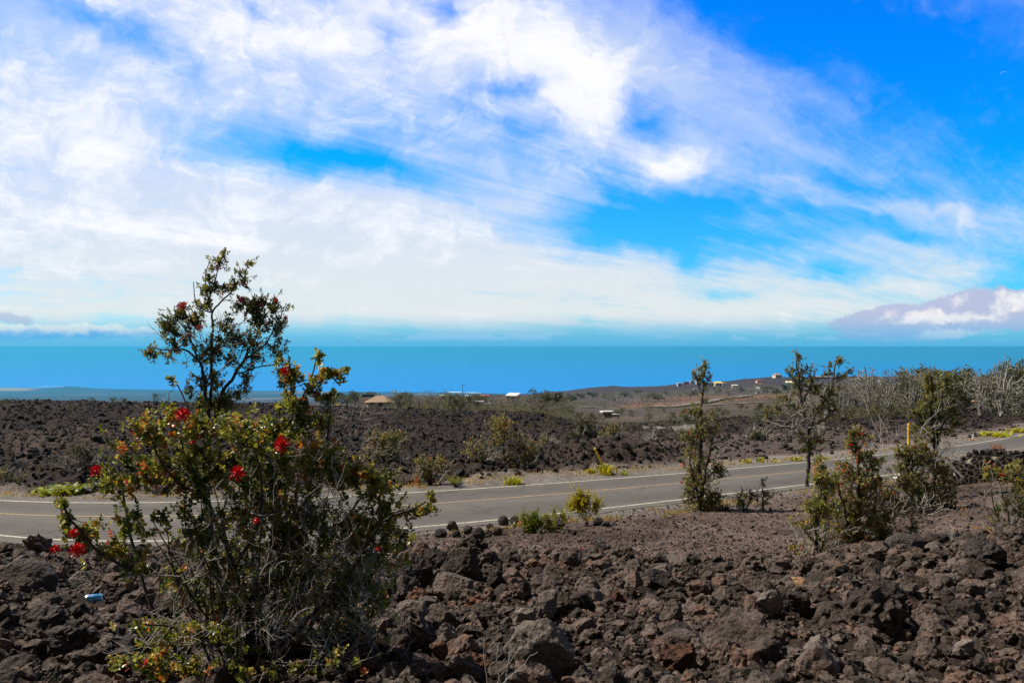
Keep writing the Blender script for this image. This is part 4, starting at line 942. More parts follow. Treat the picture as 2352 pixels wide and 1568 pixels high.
tree('grey_stemmed_bush', 'twisted grey stemmed bush in front of the wide flowering shrub', 'bush', (2092, 1258, 14.3),
  [([(2092, 1262), (2093, 1220), (2096, 1180), (2085, 1150)], .03, .012, 0), ([(2096, 1180), (2115, 1160), (2125, 1130)], .018, .007, .2), ([(2096, 1195), (2070, 1170), (2052, 1160)], .016, .006, -.2), ([(2094, 1190), (2098, 1130), (2090, 1080)], .016, .006)],
  [(2085, 1105, 24, 24, 26), (2050, 1140, 26, 30, 28), (2110, 1130, 22, 24, 20), (2075, 1160, 30, 16, 20), (2040, 1180, 22, 24, 20), (2105, 1210, 26, 14, 8), (2065, 1230, 24, 14, 10)],
  .04, 8, M_leaf2, .0055, [(2090, 1175, 50, 30, 60, .4)], [(2055, 1130, 4)], mult=1.6, seed=27, toneM=.5, bark=M_twig, spread=.3)
tree('straggly_bush', 'straggly thin bush at the right edge below the stone wall', 'bush', (2318, 1232, 13.2),
  [([(2318, 1235), (2316, 1180), (2300, 1130), (2295, 1100)], .018, .007, 0), ([(2318, 1225), (2350, 1170), (2358, 1120), (2362, 1080)], .02, .008, .2), ([(2300, 1210), (2278, 1150), (2276, 1100), (2272, 1085)], .014, .006, -.2), ([(2318, 1225), (2370, 1200), (2390, 1150)], .016, .007)],
  [(2270, 1085, 16, 14, 14), (2300, 1090, 24, 16, 18), (2335, 1075, 26, 20, 20), (2350, 1110, 30, 30, 30), (2310, 1140, 22, 20, 14), (2290, 1160, 20, 14, 10), (2345, 1160, 30, 30, 26), (2380, 1130, 30, 50, 34), (2340, 1210, 40, 22, 22), (2270, 1215, 16, 10, 8), (2285, 1190, 14, 10, 4)],
  .038, 8, M_leaf, .0045, [(2318, 1190, 44, 36, 60, .35), (2280, 1130, 20, 40, 12, .3)], [(2301, 1090, 8), (2272, 1222, 5), (2262, 1140, 3)], mult=1.4, seed=28, toneM=.5, toneS=.16, bark=M_brtwig, spread=.3)
tree('brown_twiggy_shrub', 'dark little shrub on the cinders just right of the narrow tree', 'shrub', (1708, 1172, 22.5),
  [([(1708, 1175), (1706, 1150)], .03, .012, 0), ([(1708, 1172), (1725, 1150), (1730, 1135)], .02, .01)], [(1700, 1135, 18, 14, 22), (1725, 1140, 14, 14, 16), (1708, 1150, 20, 12, 16)], .05, 7, M_leaf2, .009, [(1710, 1150, 16, 12, 14, .4)], seed=29, toneM=.3)
tree('thin_shoot_shrub', 'thin dark shrub with one tall spike between the narrow and forked trees', 'shrub', (1752, 1172, 22.6),
  [([(1752, 1175), (1752, 1140), (1753, 1105)], .025, .01, 0), ([(1752, 1165), (1765, 1140)], .015, .01)], [(1753, 1108, 4, 14, 6), (1752, 1130, 12, 10, 10), (1765, 1135, 10, 10, 7), (1740, 1140, 8, 10, 6), (1752, 1155, 12, 10, 6)], .045, 7, M_leaf2, .009, [(1752, 1150, 14, 14, 12, .4)], seed=30, toneM=.34)
def twigs(name, label, base, n, h, lean=0., leaves=0, m=None, cat='dead twigs', seed=1, lm=None, L=.02):
    r = np.random.default_rng(seed); bx, by, D = base; off = Wp(bx, by, D); root = thing(name, label, cat, off.tolist()); T = Tubes(); P = []; A = []
    for i in range(n):
        d = np.array([r.normal()*.28+lean, r.normal()*.28, 1.]); l = h*r.uniform(.55, 1.); a = off+np.array([r.normal()*.03, r.normal()*.03, -.05])
        Q = wobble([a, a+d*l*.5, a+d*l+np.array([r.normal()*.06*h, 0, 0])], r, h*.016, 10); T.add(Q, .0022+h*.004, .0012+h*.001, 4)
        for e in range(4):
            m_ = Q[r.integers(3, 10)]; d2 = d*.6+r.normal(size=3)*.45; Q2 = [m_, m_+d2*l*.13, m_+d2*l*.24+np.array([0, 0, l*.03])]; T.add(Q2, .0014+h*.0015, .001+h*.0005, 3); P.append(Q2[-1]); A.append(d2)
        P.append(Q[-1]); A.append(d)
    T.build('stem', m or M_twig, root, off)
    if leaves:
        P = np.array(P)[:leaves]; A = np.array(A)[:leaves]; V, F, t = rosettes(P, A, r, 7, L, r.uniform(.5, 1, len(P))); mk('foliage', V-off, F, lm or M_leaf, root, attrs={'tone': t})
    return root
x, y, z = hit(1158, 1575, 3); twigs('dry_twigs', 'bare whitish dry twigs standing left of the largest grey boulder', (1150, 1558, y-.35), 7, .27, .12, seed=3)
x, y, z = hit(1190, 1292, 8); twigs('sapling', 'pale forked sapling with a few reddish leaves on the ridge centre', (1190, 1290, y), 3, .62, .05, 6, m=M_twig, cat='sapling', seed=4, L=.03)
x, y, z = hit(1060, 1300, 8); twigs('sapling', 'single thin green and orange sprig left of the pale forked sapling', (1060, 1292, y), 1, .36, 0, 5, m=M_brtwig, cat='sapling', seed=5, L=.025)
x, y, z = hit(1332, 1285, 9); twigs('red_seedling', 'tiny bright red seedling alone on the cinders below the yellow bush', (1332, 1280, y), 4, .17, 0, 14, m=M_rust, cat='seedling', seed=6, L=.03, lm=leaf_mat('red_leaf', [(0, (.5, .05, .02)), (1, (.6, .02, .015))], .3))
x, y, z = hit(2190, 1262, 8); twigs('dry_twigs', 'bare grey brown twig tuft behind the big hollowed black rock', (2186, 1262, y), 12, .42, .05, 0, seed=7)
x, y, z = hit(2215, 1205, 8); twigs('sapling', 'sparse grey sapling between the straggly bush and wide flowering shrub', (2218, 1205, y), 6, .6, .0, 8, seed=8, cat='sapling', L=.03)

# lime green roadside plants
def clump(name, label, cat, xd, yd, wd, hd, lo, m=None, seed=1, n=60, group=None, leafy=False, toneM=.5):
    r = np.random.default_rng(seed); x, y, z = hit(xd, yd, lo); w = wd*K*y; h = hd*K*y; root = thing(name, label, cat, (x, y, z), group)
    if leafy:
        T = Tubes(); P = []; A = []
        for i in range(n):
            a = r.uniform(0, 6.28); d = np.array([math.cos(a)*r.random()**.5*w*.5, math.sin(a)*r.random()**.5*w*.5, h*r.uniform(.45, 1.)*(1-.3*r.random())]); Q = wobble([(0, 0, -.05), d*.5+np.array([0, 0, h*.1]), d], r, h*.02, 6)
            T.add(Q, h*.010, h*.005, 3)
            for f in (3, 4, 5): P.append(Q[f]); A.append(d/np.linalg.norm(d)+r.normal(size=3)*.3)
        T.build('stem', M_brtwig, root); P = np.array(P); V, F, t = rosettes(P, np.array(A), r, 8, h*.085, np.clip(toneM+r.normal(0, .2, len(P)), 0, 1), .5, .38, .1); mk('foliage', V, F, m or M_lime, root, attrs={'tone': t})
    else:   # fern fronds
        V = []; F = []; t = []
        for i in range(n):
            a = r.uniform(0, 6.28); l = r.uniform(.6, 1.); px = r.normal()*w*.22; py = r.normal()*w*.22; tone = np.clip(toneM+r.normal(0, .2), 0, 1); dx, dy = math.cos(a), math.sin(a)
            for k in range(9):
                f = k/9; f2 = f+.09
                def pt(f): return np.array([px+dx*w*.34*l*f, py+dy*w*.34*l*f, h*l*(1.9*f-1.25*f*f)])
                p0, p1 = pt(f), pt(f2); ww = w*.05*(1-f)**.7
                for sgn in (-1, 1):
                    sd = np.array([-dy, dx, -.15])*sgn*ww; k0 = len(V); V += [p0, p1, p1+sd+(p1-p0)*.5, p0+sd]; F.append((k0, k0+1, k0+2, k0+3)); t += [tone]*4
        o = mk('fronds', np.array(V), np.array(F), m or M_lime, root, attrs={'tone': np.array(t)})
    return root
CL = [
 ('lime_bush', 'little lime bush by the near road edge next to the front bush', 'bush', 943, 1246, 44, 34, 16, True, 40, .45),
 ('lime_bush', 'lime green plant on the far shoulder left of the centre fern', 'plant', 1046, 1118, 56, 34, 27, True, 50, .45),
 ('fern', 'yellow green fern on the far shoulder below the three headed bush', 'fern', 1180, 1112, 46, 24, 27, False, 46, .6),
 ('fern', 'bright fern at the foot of the leaning yellow post', 'fern', 1392, 1090, 40, 34, 30, False, 50, .75),
 ('fern', 'small yellow fern left of the leaning yellow post', 'fern', 1354, 1088, 26, 16, 30, False, 26, .8),
 ('fern', 'small low fern right of the leaning yellow post', 'fern', 1434, 1091, 24, 12, 30, False, 26, .6),
 ('fern', 'wide lime fern patch on the far shoulder at the left', 'fern', 150, 1134, 100, 26, 27, False, 150, .4),
 ('fern', 'small lime fern at the left end of the wide fern patch', 'fern', 96, 1130, 40, 18, 27, False, 60, .45),
 ('fern', 'small fern on the far shoulder right of the narrow tree', 'fern', 1716, 1062, 26, 14, 33, False, 26, .7),
 ('fern', 'round fern on the far shoulder between narrow and forked trees', 'fern', 1746, 1060, 26, 16, 33, False, 30, .6),
 ('fern', 'flat yellow fern just left of the forked tree trunk', 'fern', 1782, 1061, 24, 10, 33, False, 20, .85),
 ('fern', 'lime fern behind the forked tree trunk on the far shoulder', 'fern', 1830, 1058, 30, 18, 33, False, 30, .6),
 ('fern', 'low fern on the shoulder left of the dense bush', 'fern', 1893, 1056, 30, 12, 34, False, 24, .7),
 ('fern', 'long lime fern patch along the far road edge at the right', 'fern', 2290, 1001, 70, 14, 46, False, 70, .7),
 ('fern', 'lime fern patch running to the right edge of the road', 'fern', 2345, 992, 60, 14, 46, False, 60, .75),
 ('lime_bush', 'small orange leaved plant on top of the stone wall', 'plant', 2290, 1038, 44, 26, 20, True, 34, .9)]
def Dg(xd, yd): return hit(xd, yd, 15)[1]
D_ = Dg(1348, 1206)
tree('yellow_bush', 'tall yellow bush on thin stems standing before the near road edge', 'bush', (1348, 1206, D_), [([(1348, 1208), (1345, 1180), (1338, 1150), (1334, 1135)], .012, .005), ([(1348, 1208), (1358, 1175), (1368, 1150)], .01, .004), ([(1346, 1195), (1325, 1170), (1312, 1155)], .009, .004)],
  [(1322, 1150, 16, 10, 34), (1338, 1134, 14, 9, 34), (1334, 1150, 18, 10, 34), (1352, 1145, 12, 8, 22), (1368, 1152, 12, 12, 30), (1325, 1164, 14, 6, 14), (1308, 1160, 8, 6, 8)], .075, 8, M_lime, .004, [(1348, 1185, 18, 16, 20, .25)], seed=70, toneM=.88, toneS=.12, depth=.8, wr=.4, spread=.6)
D_ = Dg(1225, 1222)
tree('lime_bush', 'bright green leafy bush beside the road rocks, left of the tall yellow bush', 'bush', (1225, 1222, D_), [([(1225, 1222), (1220, 1200), (1215, 1180)], .010, .005), ([(1228, 1222), (1240, 1200), (1245, 1182)], .010, .005)],
  [(1208, 1188, 12, 12, 30), (1228, 1185, 16, 10, 34), (1218, 1200, 20, 12, 44), (1240, 1195, 14, 12, 26), (1222, 1214, 18, 8, 24)], .06, 8, M_lime, .004, [], seed=71, toneM=.34, toneS=.2, depth=.9, wr=.42, spread=.5)
tree('lime_bush', 'yellow green young bush between green leafy bush and tall yellow bush', 'bush', (1275, 1216, D_), [([(1275, 1216), (1262, 1195), (1256, 1175)], .009, .004), ([(1275, 1216), (1285, 1190), (1290, 1170)], .009, .004)],
  [(1256, 1182, 10, 14, 20), (1266, 1198, 14, 10, 22), (1274, 1175, 6, 10, 8), (1290, 1178, 8, 10, 10), (1296, 1192, 10, 8, 8), (1275, 1208, 20, 6, 14)], .06, 8, M_lime, .004, [(1280, 1200, 20, 10, 12, .2)], seed=72, toneM=.6, toneS=.2, depth=.9, wr=.4, spread=.5)
M_orl = leaf_mat('orange_leaf', [(0, (.3, .16, .03)), (1, (.42, .13, .03))], .3)
for i, (nm, lb, ct, xd, yd, wd, hd, lo, leafy, n, tm) in enumerate(CL):
    clump(nm, lb, ct, xd, yd, wd, hd, lo, M_orl if 'orange leaved' in lb else None, 60+i, n, None, leafy, tm)

# dry grass on the shoulders (uncountable)
def grass(name, n, test, y0, y1, seed, hgt, stops, pw=.2):
    r = np.random.default_rng(seed); x, y, _ = sample(n, y0, y1, seed, .8, pw); k = test(x, y, r); x, y = x[k], y[k]; z = H(x, y); m = len(x)
    a = r.uniform(0, 6.28, m); h = hgt*r.uniform(.4, 1.2, m); w = .012*(1+y*.03); lean = r.normal(0, .4, (m, 2))*h[:, None]
    p = np.stack([x, y, z-.02], 1); s = np.stack([np.cos(a)*w, np.sin(a)*w, 0*w], 1); t = p+np.stack([lean[:, 0], lean[:, 1], h], 1)
    V = np.stack([p-s, p+s, t], 1).reshape(-1, 3); F = np.arange(m*3).reshape(-1, 3)
    return kind(mk(name, V, F, leaf_mat(name, stops, .3, .7), attrs={'tone': np.repeat(r.random(m), 3)}), 'stuff')
def on_sh(x, y, r):
    xd, t, far, rub, road, sh, cind, lava = zones(x, y)
    return (t > .75) & (t < 2.8) & (fbm(x*.9, y*.9, 3, 95) > np.where(far, .50, .54)) & (r.random(len(x)) < np.where(far, .8, .8)*np.exp(-(t-.9)/1.1)) & ((xd > 900) | far)
grass('dry_grass', 170000, on_sh, 17, 60, 33, .13, [(0, (.30, .19, .07)), (.6, (.42, .30, .10)), (.85, (.36, .36, .06)), (1, (.4, .14, .05))])

M_olive = leaf_mat('olive_leaf', [(0, (.06, .075, .022)), (.35, (.15, .16, .045)), (.7, (.33, .30, .09)), (.9, (.42, .38, .18)), (1, (.42, .14, .05))], .35)
# bushes on the lava across the road
def at(xd, yd, lo): x, y, z = hit(xd, yd, lo); return (xd, 795-z/(K*y), y)
def bush2(name, label, xd, yd, lo, blobs, flowers=(), seed=1, toneM=.5, lm=None, dead=30, stems=None, sc=.058):
    b0 = at(xd, yd, lo); D = b0[2]; tops = [(b[0], b[1]) for b in blobs[:4]]
    limbs = stems or [([(xd, b0[1]+2), ((xd*2+t[0])/3, (b0[1]*2+t[1])/3), ((xd+t[0]*2)/3+3, (b0[1]+t[1]*2)/3), t], .0012*D, .0004*D) for t in tops]
    xs_ = [b[0] for b in blobs]; ys_ = [b[1] for b in blobs]
    return tree(name, label, 'bush', b0, limbs, blobs, sc*D/30, 7, lm or M_olive, .00030*D, [(np.mean(xs_), (np.mean(ys_)+b0[1])/2, (max(xs_)-min(xs_))/2+12, (b0[1]-min(ys_))/3, dead, D*.02)], flowers, seed=seed, toneM=toneM, toneS=.2, depth=1., jit=.03, spread=.3, mult=2.0, wr=.8)
bush2('three_headed_bush', 'large three headed yellowish bush on the lava across the road', 1160, 1080, 28, [(1152, 975, 34, 18, 60), (1090, 1020, 26, 24, 40), (1205, 1030, 34, 26, 70), (1150, 1010, 36, 24, 40), (1110, 1050, 30, 20, 26), (1180, 1060, 40, 20, 46), (1215, 1055, 18, 20, 20)], [(1075, 1008, 3), (1190, 1018, 3), (1228, 1022, 3), (1165, 1048, 3)], 41, .66, dead=60)
bush2('mottled_bush', 'tall pale mottled bush across the road beside the red flowered bush', 880, 1068, 28, [(872, 1000, 26, 20, 46), (915, 1005, 24, 16, 34), (885, 1035, 34, 24, 56), (855, 1040, 22, 20, 26), (920, 1045, 20, 20, 14)], [], 42, .62, dead=60)
bush2('red_flowered_bush', 'bush with a row of red flowers across the road next to the front bush tips', 990, 1112, 27, [(975, 1060, 22, 16, 36), (1012, 1065, 20, 18, 36), (990, 1085, 30, 16, 40), (965, 1090, 16, 14, 14)], [(976, 1044, 4), (988, 1052, 4), (1016, 1056, 5), (1022, 1064, 5), (1004, 1057, 3)], 43, .55)
bush2('grey_green_bush', 'grey green leafy bush above the leaning yellow post, left of its pair', 1342, 1040, 36, [(1340, 975, 24, 18, 40), (1322, 1000, 18, 18, 26), (1358, 1000, 18, 20, 30), (1340, 1020, 30, 14, 40)], [], 44, .42, lm=M_scrub, sc=.06)
bush2('pale_flecked_bush', 'pale flecked bush above the leaning yellow post, right of its pair', 1398, 1035, 36, [(1405, 985, 20, 16, 26), (1385, 1000, 14, 14, 18), (1412, 1010, 16, 14, 20), (1375, 1015, 14, 12, 12)], [(1420, 972, 3), (1416, 1003, 3)], 45, .62)
bush2('thin_twiggy_bush', 'thin twiggy olive bush on the lava across the road at the left', 185, 1085, 28, [(180, 1035, 30, 18, 30), (215, 1045, 26, 18, 26), (150, 1060, 26, 14, 20), (200, 1070, 34, 12, 20)], [], 46, .5, dead=90, lm=M_scrub)
bush2('thin_twiggy_bush', 'low olive bush at the left edge across the road with pink dots', 14, 1110, 27, [(12, 1085, 22, 12, 26), (40, 1098, 18, 9, 12)], [(5, 1102, 3), (18, 1106, 3)], 47, .5)
bush2('small_olive_bush', 'small olive bush on smooth cinders left of the forked tree, across the road', 1738, 1010, 38, [(1738, 998, 20, 10, 30), (1722, 1004, 12, 6, 10), (1755, 1002, 12, 8, 12)], [], 48, .6, lm=M_scrub)
bush2('small_olive_bush', 'small sparse olive bush left of the narrow tree, across the road', 1562, 1012, 38, [(1560, 1000, 16, 12, 20), (1572, 1008, 12, 8, 10)], [], 49, .55, lm=M_scrub)
bush2('small_olive_bush', 'yellowish sprig bush between pale flecked bush and narrow tree', 1492, 1030, 36, [(1490, 1020, 14, 10, 16)], [], 50, .7, lm=M_scrub)
bush2('small_olive_bush', 'small dry olive bush right of the three headed bush', 1258, 1030, 34, [(1256, 1010, 14, 14, 16)], [], 51, .6)

# ------------------------------------------------------------------ far scrub: a few kinds, each tree its own object
def proto(name, seed, h, w, nt, leaf, m, nl=5, limbs=5, tw=.02, bark=None, leafy=1., crown=(.35, 1.)):
    r = np.random.default_rng(seed); root = thing(name, 'x', 'tree', (0, 0, 0)); T = Tubes(); nodes = []
    for i in range(limbs):
        a = r.uniform(0, 6.28); rr_ = w*.36*r.uniform(.2, 1); top = np.array([math.cos(a)*rr_, math.sin(a)*rr_, h*r.uniform(.6, .92)])
        Q = wobble([(0, 0, -.3), top*np.array([.25, .25, .35]), top*np.array([.7, .7, .7]), top], r, h*.022, 12); T.add(Q, h*.016, h*.006, 4); nodes.append(Q[3:])
    nodes = np.concatenate(nodes); cs = [(r.uniform(-.36, .36)*w, r.uniform(-.36, .36)*w, h*r.uniform(*crown)*.86, w*r.uniform(.14, .26)) for _ in range(9)]
    tg = []
    for i in range(nt):
        c = cs[r.integers(len(cs))]; q = r.normal(size=3); q /= np.linalg.norm(q); q *= r.random()**.4*c[3]; tg.append(np.array([c[0], c[1], c[2]])+q*np.array([1, 1, .75]))
    tg = np.array(tg); tg[:, 2] = np.maximum(tg[:, 2], h*.06); tws = grow(nodes, tg, r, h*.008, seg=3)
    for Q, k in tws: T.add(Q, tw, tw*.5, 3)
    T.build('trunk', bark or M_twig, root)
    if leafy > 0:
        P = tg[r.random(len(tg)) < leafy]; A = r.normal(size=P.shape)*.5+np.array([0, 0, 1.]); cl = vnoise(P[:, 0]*2/w*3, P[:, 2]*2/w*3, seed)
        V, F, t = rosettes(P, A, r, nl, leaf, np.clip(.45+(cl-.5)*.8+r.normal(0, .15, len(P)), 0, 1), .5, .8); mk('crown', V, F, m, root, attrs={'tone': t})
    return root
M_deadw = plain('bleached_wood', (.26, .24, .215), .85, .25, 3)
M_greyl = leaf_mat('grey_scrub_leaf', [(0, (.075, .080, .040)), (.5, (.13, .135, .070)), (1, (.21, .20, .12))], .25, .7)
protos = {
 'g': [proto('scrub_tree', 500+i, 4, 3.6, 240, .20, M_scrub, 5, 5, .02) for i in range(4)],
 's': [proto('scrub_tree', 520+i, 3.6, 3.8, 260, .13, M_greyl, 4, 7, .022, M_deadw, .55) for i in range(3)],
 'd': [proto('bare_tree', 540+i, 4.6, 3.2, 150, .1, M_greyl, 3, 7, .03, M_deadw, 0) for i in range(4)],
 'k': [proto('dark_tree', 560+i, 4.2, 4.2, 330, .22, leaf_mat('dark_leaf%s' % 'abc'[i], [(0, (.02, .03, .012)), (.5, (.05, .065, .022)), (1, (.10, .11, .04))], .15), 6, 5, .03, M_bark) for i in range(2)],
 'b': [proto('lava_shrub', 580+i, 1.2, 1.3, 90, .09, M_scrub, 5, 4, .01, M_brtwig) for i in range(3)]}
used = set()
def plant(kd, xd, d, hgt, label, group, nm=None, wide=1.):
    x = (xd-1176)*K*d; z = float(H(np.array([x]), np.array([d]))[0]); p = random.choice(protos[kd]); h0 = {'g': 4, 's': 3.6, 'd': 4.6, 'k': 4.2, 'b': 1.2}[kd]; s = hgt/h0
    if p.name not in used and p.name.split('.')[0]:
        used.add(p.name); o = p; o.location = (x, d, z); o.rotation_euler = (0, 0, random.uniform(0, 6.28)); o.scale = (s*wide, s*wide, s); tag(o, label, 'tree' if kd != 'b' else 'shrub', group); return o
    return dup(p, (x, d, z), random.uniform(0, 6.28), (s*wide, s*wide, s), label, group, 'tree' if kd != 'b' else 'shrub')
random.seed(12)
WORD = {'g': 'olive leafy', 's': 'grey green twiggy', 'd': 'bleached bare', 'k': 'dark green', 'b': 'small green'}
def belt(n, x0, x1, d0, d1, kinds, h0, h1, where, group, wide=1.):
    for i in range(n):
        xd = x0+(x1-x0)*((i+random.random())/n)
        if 848 < xd < 898 and d1 < 400: continue
        d = math.exp(random.uniform(math.log(d0), math.log(d1))); kd = random.choice(kinds)
        hh_ = random.uniform(h0, h1); sz = 'tall' if hh_ > (h0+h1)/2 else 'short'
        third = ('left end', 'left part', 'middle', 'right part', 'right end')[min(4, int(5*(xd-x0)/(x1-x0)))]; sz += ' nearer' if d < math.sqrt(d0*d1) else ' farther'
        plant(kd, xd, d, hh_, sz+' %s %s at the %s of the %s' % (WORD[kd], 'shrub' if kd == 'b' else 'tree', third, where), group, wide=wide)
belt(70, 850, 1300, 118, 300, 'gssdss', 2.3, 3.7, 'grey scrub belt', 'scrub trees around the houses', 1.15)
belt(8, 735, 850, 240, 330, 'kkg', 4.5, 6.5, 'clump by the hipped roof', 'dark trees left of the tan hipped roof', 1.2)
belt(7, 1235, 1295, 140, 230, 'kg', 4.5, 6, 'green clump', 'green trees ending the scrub belt')
belt(44, 1860, 2140, 82, 240, 'sdgsdg', 4.0, 6.0, 'bleached wood', 'trees of the bleached wood', .9)
belt(60, 2130, 2420, 76, 250, 'gsdgdsg', 4.6, 7.0, 'right wood', 'trees of the wood at the right', .95)
belt(9, 2290, 2440, 72, 110, 'gsgd', 4.6, 6.2, 'tall grove', 'trees of the tall grove', 1.)
belt(44, 1270, 1860, 520, 900, 'gssk', 5.0, 7.5, 'far scrub line', 'scrub trees below the ridge', 1.5)
belt(22, 1300, 1860, 85, 230, 'bbg', 1.2, 2.6, 'brushy lava', 'shrubs on the brushy lava')
belt(16, 1820, 2100, 62, 120, 'bb', 1.0, 2.0, 'lava before the bleached wood', 'shrubs before the bleached wood')
belt(15, -20, 720, 70, 118, 'b', .8, 1.6, 'left lava skyline', 'shrubs on the left lava skyline')
belt(12, 840, 1300, 60, 100, 'b', .8, 1.3, 'lava before the scrub belt', 'shrubs before the scrub belt')
# understorey that reads as one mass
def brush(name, n, y0, y1, x0, x1, hgt, seed, m, dens):
    r = np.random.default_rng(seed); y = np.exp(r.uniform(math.log(y0), math.log(y1), n)); xd = r.uniform(x0, x1, n); x = (xd-1176)*K*y; k = (fbm(x*.06, y*.03, 3, seed) > dens) & ~((xd > 848) & (xd < 898) & (y < 330)); x, y = x[k], y[k]; z = H(x, y); n = len(x)
    P = []
    for j in range(7): P.append(np.stack([x+r.normal(0, .5, n)*hgt, y+r.normal(0, .5, n)*hgt, z+np.abs(r.normal(0, .5, n))*hgt], 1))
    P = np.concatenate(P); A = r.normal(size=P.shape)*.6+np.array([0, 0, 1]); V, F, t = rosettes(P, A, r, 5, .11*hgt+.0, r.random(len(P)), .5, .8)
    # grow the leaf tufts with distance so they stay as coarse as bushes
    return kind(mk(name, V, F, m, attrs={'tone': t}), 'stuff')
brush('undergrowth', 2200, 110, 260, 850, 1310, 1.3, 101, M_greyl, .42)
brush('undergrowth', 2600, 72, 260, 1860, 2440, 1.2, 102, M_greyl, .42)
brush('far_brush', 2600, 260, 900, 900, 2440, 3.2, 103, M_scrub, .48)
brush('low_brush', 2200, 85, 260, 1310, 1900, .7, 104, M_scrub, .45)
brush('ridge_brush', 1500, 900, 2000, 1250, 2440, 3.5, 105, M_scrub, .58)

# ------------------------------------------------------------------ buildings
def box(x0, x1, y0, y1, z0, z1):
    V = [(x, y, z) for x in (x0, x1) for y in (y0, y1) for z in (z0, z1)]
    return V, [(0, 1, 3, 2), (4, 6, 7, 5), (0, 4, 5, 1), (2, 3, 7, 6), (0, 2, 6, 4), (1, 5, 7, 3)]
def boxes(name, bl, m, parent):
    V = []; F = []
    for b2 in bl: v, f = box(*b2); k = len(V); V += v; F += [tuple(i+k for i in q) for q in f]
    return mk(name, np.array(V), np.array(F), m, parent)
M_cream = plain('cream_wall', (.70, .62, .48), .8, .05); M_whitew = plain('white_wall', (.78, .77, .74), .8, .05); M_glass = plain('window_glass', (.03, .04, .05), .15, .1)
M_redw = plain('red_wall', (.45, .08, .05), .7, .1); M_tanroof = plain('tan_roof', (.33, .22, .15), .85, .1, 2); M_whiteroof = plain('white_metal_roof', (.6, .6, .58), .5, .05)
M_brownw = plain('brown_board_wall', (.24, .12, .06), .85, .25, 3); M_greenroof = plain('green_edge_roof', (.10, .38, .22), .5, .1); M_yelroof = plain('yellow_roof', (.75, .62, .18), .6, .08)
M_orroof = plain('orange_roof', (.58, .30, .15), .85, .12, 2); M_teal = plain('teal_wall', (.10, .45, .48), .6, .1); M_purple = plain('purple_blossom', (.30, .04, .30), .8, .3, 4)
def house(name, label, xd, yd, lo, wpx, hpx, roof, wall, roofm, rz=0., depth=.7, cat='house', lift=0., D=None, over=.5, rise=.35, nwin=2):
    x, y, z = hit(xd, yd, lo); w = wpx*K*y; h = hpx*K*y*(1-rise); rh = hpx*K*y*rise; dp = w*depth
    r = thing(name, label, cat, (x, y+dp/2, z-.2+lift), None, rz)
    a, b2 = w/2, dp/2; boxes('wall', [(-a, a, -b2, b2, -1.5, h)], wall, r); o = over
    if roof == 'flat': boxes('roof', [(-a-o, a+o, -b2-o, b2+o, h+.002, h+max(rh, .2))], roofm, r)
    elif roof == 'shed': mk('roof', np.array([(-a-o, -b2-o, h), (a+o, -b2-o, h), (a+o, b2+o, h+rh), (-a-o, b2+o, h+rh), (-a-o, -b2-o, h+.18), (a+o, -b2-o, h+.18), (a+o, b2+o, h+rh+.18), (-a-o, b2+o, h+rh+.18)]), np.array([(0, 3, 2, 1), (4, 5, 6, 7), (0, 1, 5, 4), (2, 3, 7, 6), (1, 2, 6, 5), (3, 0, 4, 7)]), roofm, r)
    elif roof == 'hip':
        k = min(a, b2)*.95; mk('roof', np.array([(-a-o, -b2-o, h), (a+o, -b2-o, h), (a+o, b2+o, h), (-a-o, b2+o, h), (-a+k, 0, h+rh), (a-k, 0, h+rh)]), [np.array([(0, 1, 5, 4), (2, 3, 4, 5), (0, 3, 2, 1)]), np.array([(1, 2, 5), (3, 0, 4)])], roofm, r)
    else:
        mk('roof', np.array([(-a-o, -b2-o, h-.1), (a+o, -b2-o, h-.1), (a+o, b2+o, h-.1), (-a-o, b2+o, h-.1), (-a-o, 0, h+rh), (a+o, 0, h+rh)]), [np.array([(0, 1, 5, 4), (2, 3, 4, 5), (0, 3, 2, 1)]), np.array([(1, 2, 5), (3, 0, 4)])], roofm, r)
    for i in range(nwin):
        cx = -a+(i+.5)*w/nwin; ws = w/nwin*.22; boxes('window' if i != nwin//2 or nwin < 2 else 'door', [(cx-ws, cx+ws, -b2-.04, -b2+.05, h*(.35 if i != nwin//2 else .0), h*.8)], M_glass, r)
    return r
hh = house('hip_roof_house', 'big house with tan hipped roof left of the grey scrub belt', 868, 938, 200, 60, 22, 'hip', M_cream, M_tanroof, R(14), .8, rise=.6, nwin=3, lift=.6)
# lower wing with dark roof panels
w_ = bpy.data.objects[hh.name]; dm = hh.children[0].dimensions
boxes('lean_to', [(-dm.x*.5-4.5, -dm.x*.5-.1, -dm.y*.45, dm.y*.1, -1.5, 2.0)], M_cream, hh)
mk('solar_panel', np.array([(-dm.x*.5-3.8, -dm.y*.5, 2.1), (-dm.x*.5-.8, -dm.y*.5, 2.1), (-dm.x*.5-.8, -dm.y*.15, 2.6), (-dm.x*.5-3.8, -dm.y*.15, 2.6), (-dm.x*.5-3.8, -dm.y*.5, 2.02), (-dm.x*.5-.8, -dm.y*.5, 2.02), (-dm.x*.5-.8, -dm.y*.15, 2.52), (-dm.x*.5-3.8, -dm.y*.15, 2.52)]), np.array([(0, 1, 2, 3), (7, 6, 5, 4), (0, 4, 5, 1), (2, 6, 7, 3), (1, 5, 6, 2), (3, 7, 4, 0)]), plain('solar_glass', (.02, .04, .14), .2, .1), hh)
house('gabled_house', 'small house with pale roof and green edge above the grey scrub belt', 1178, 918, 300, 26, 13, 'shed', M_brownw, M_whiteroof, R(-25), .7, rise=.45, lift=1.)
house('trailer_home', 'long white flat roofed trailer inside the grey scrub belt', 1089, 948, 170, 32, 8, 'flat', M_whitew, M_whiteroof, R(-8), .35, 'trailer', lift=1.2, nwin=3)
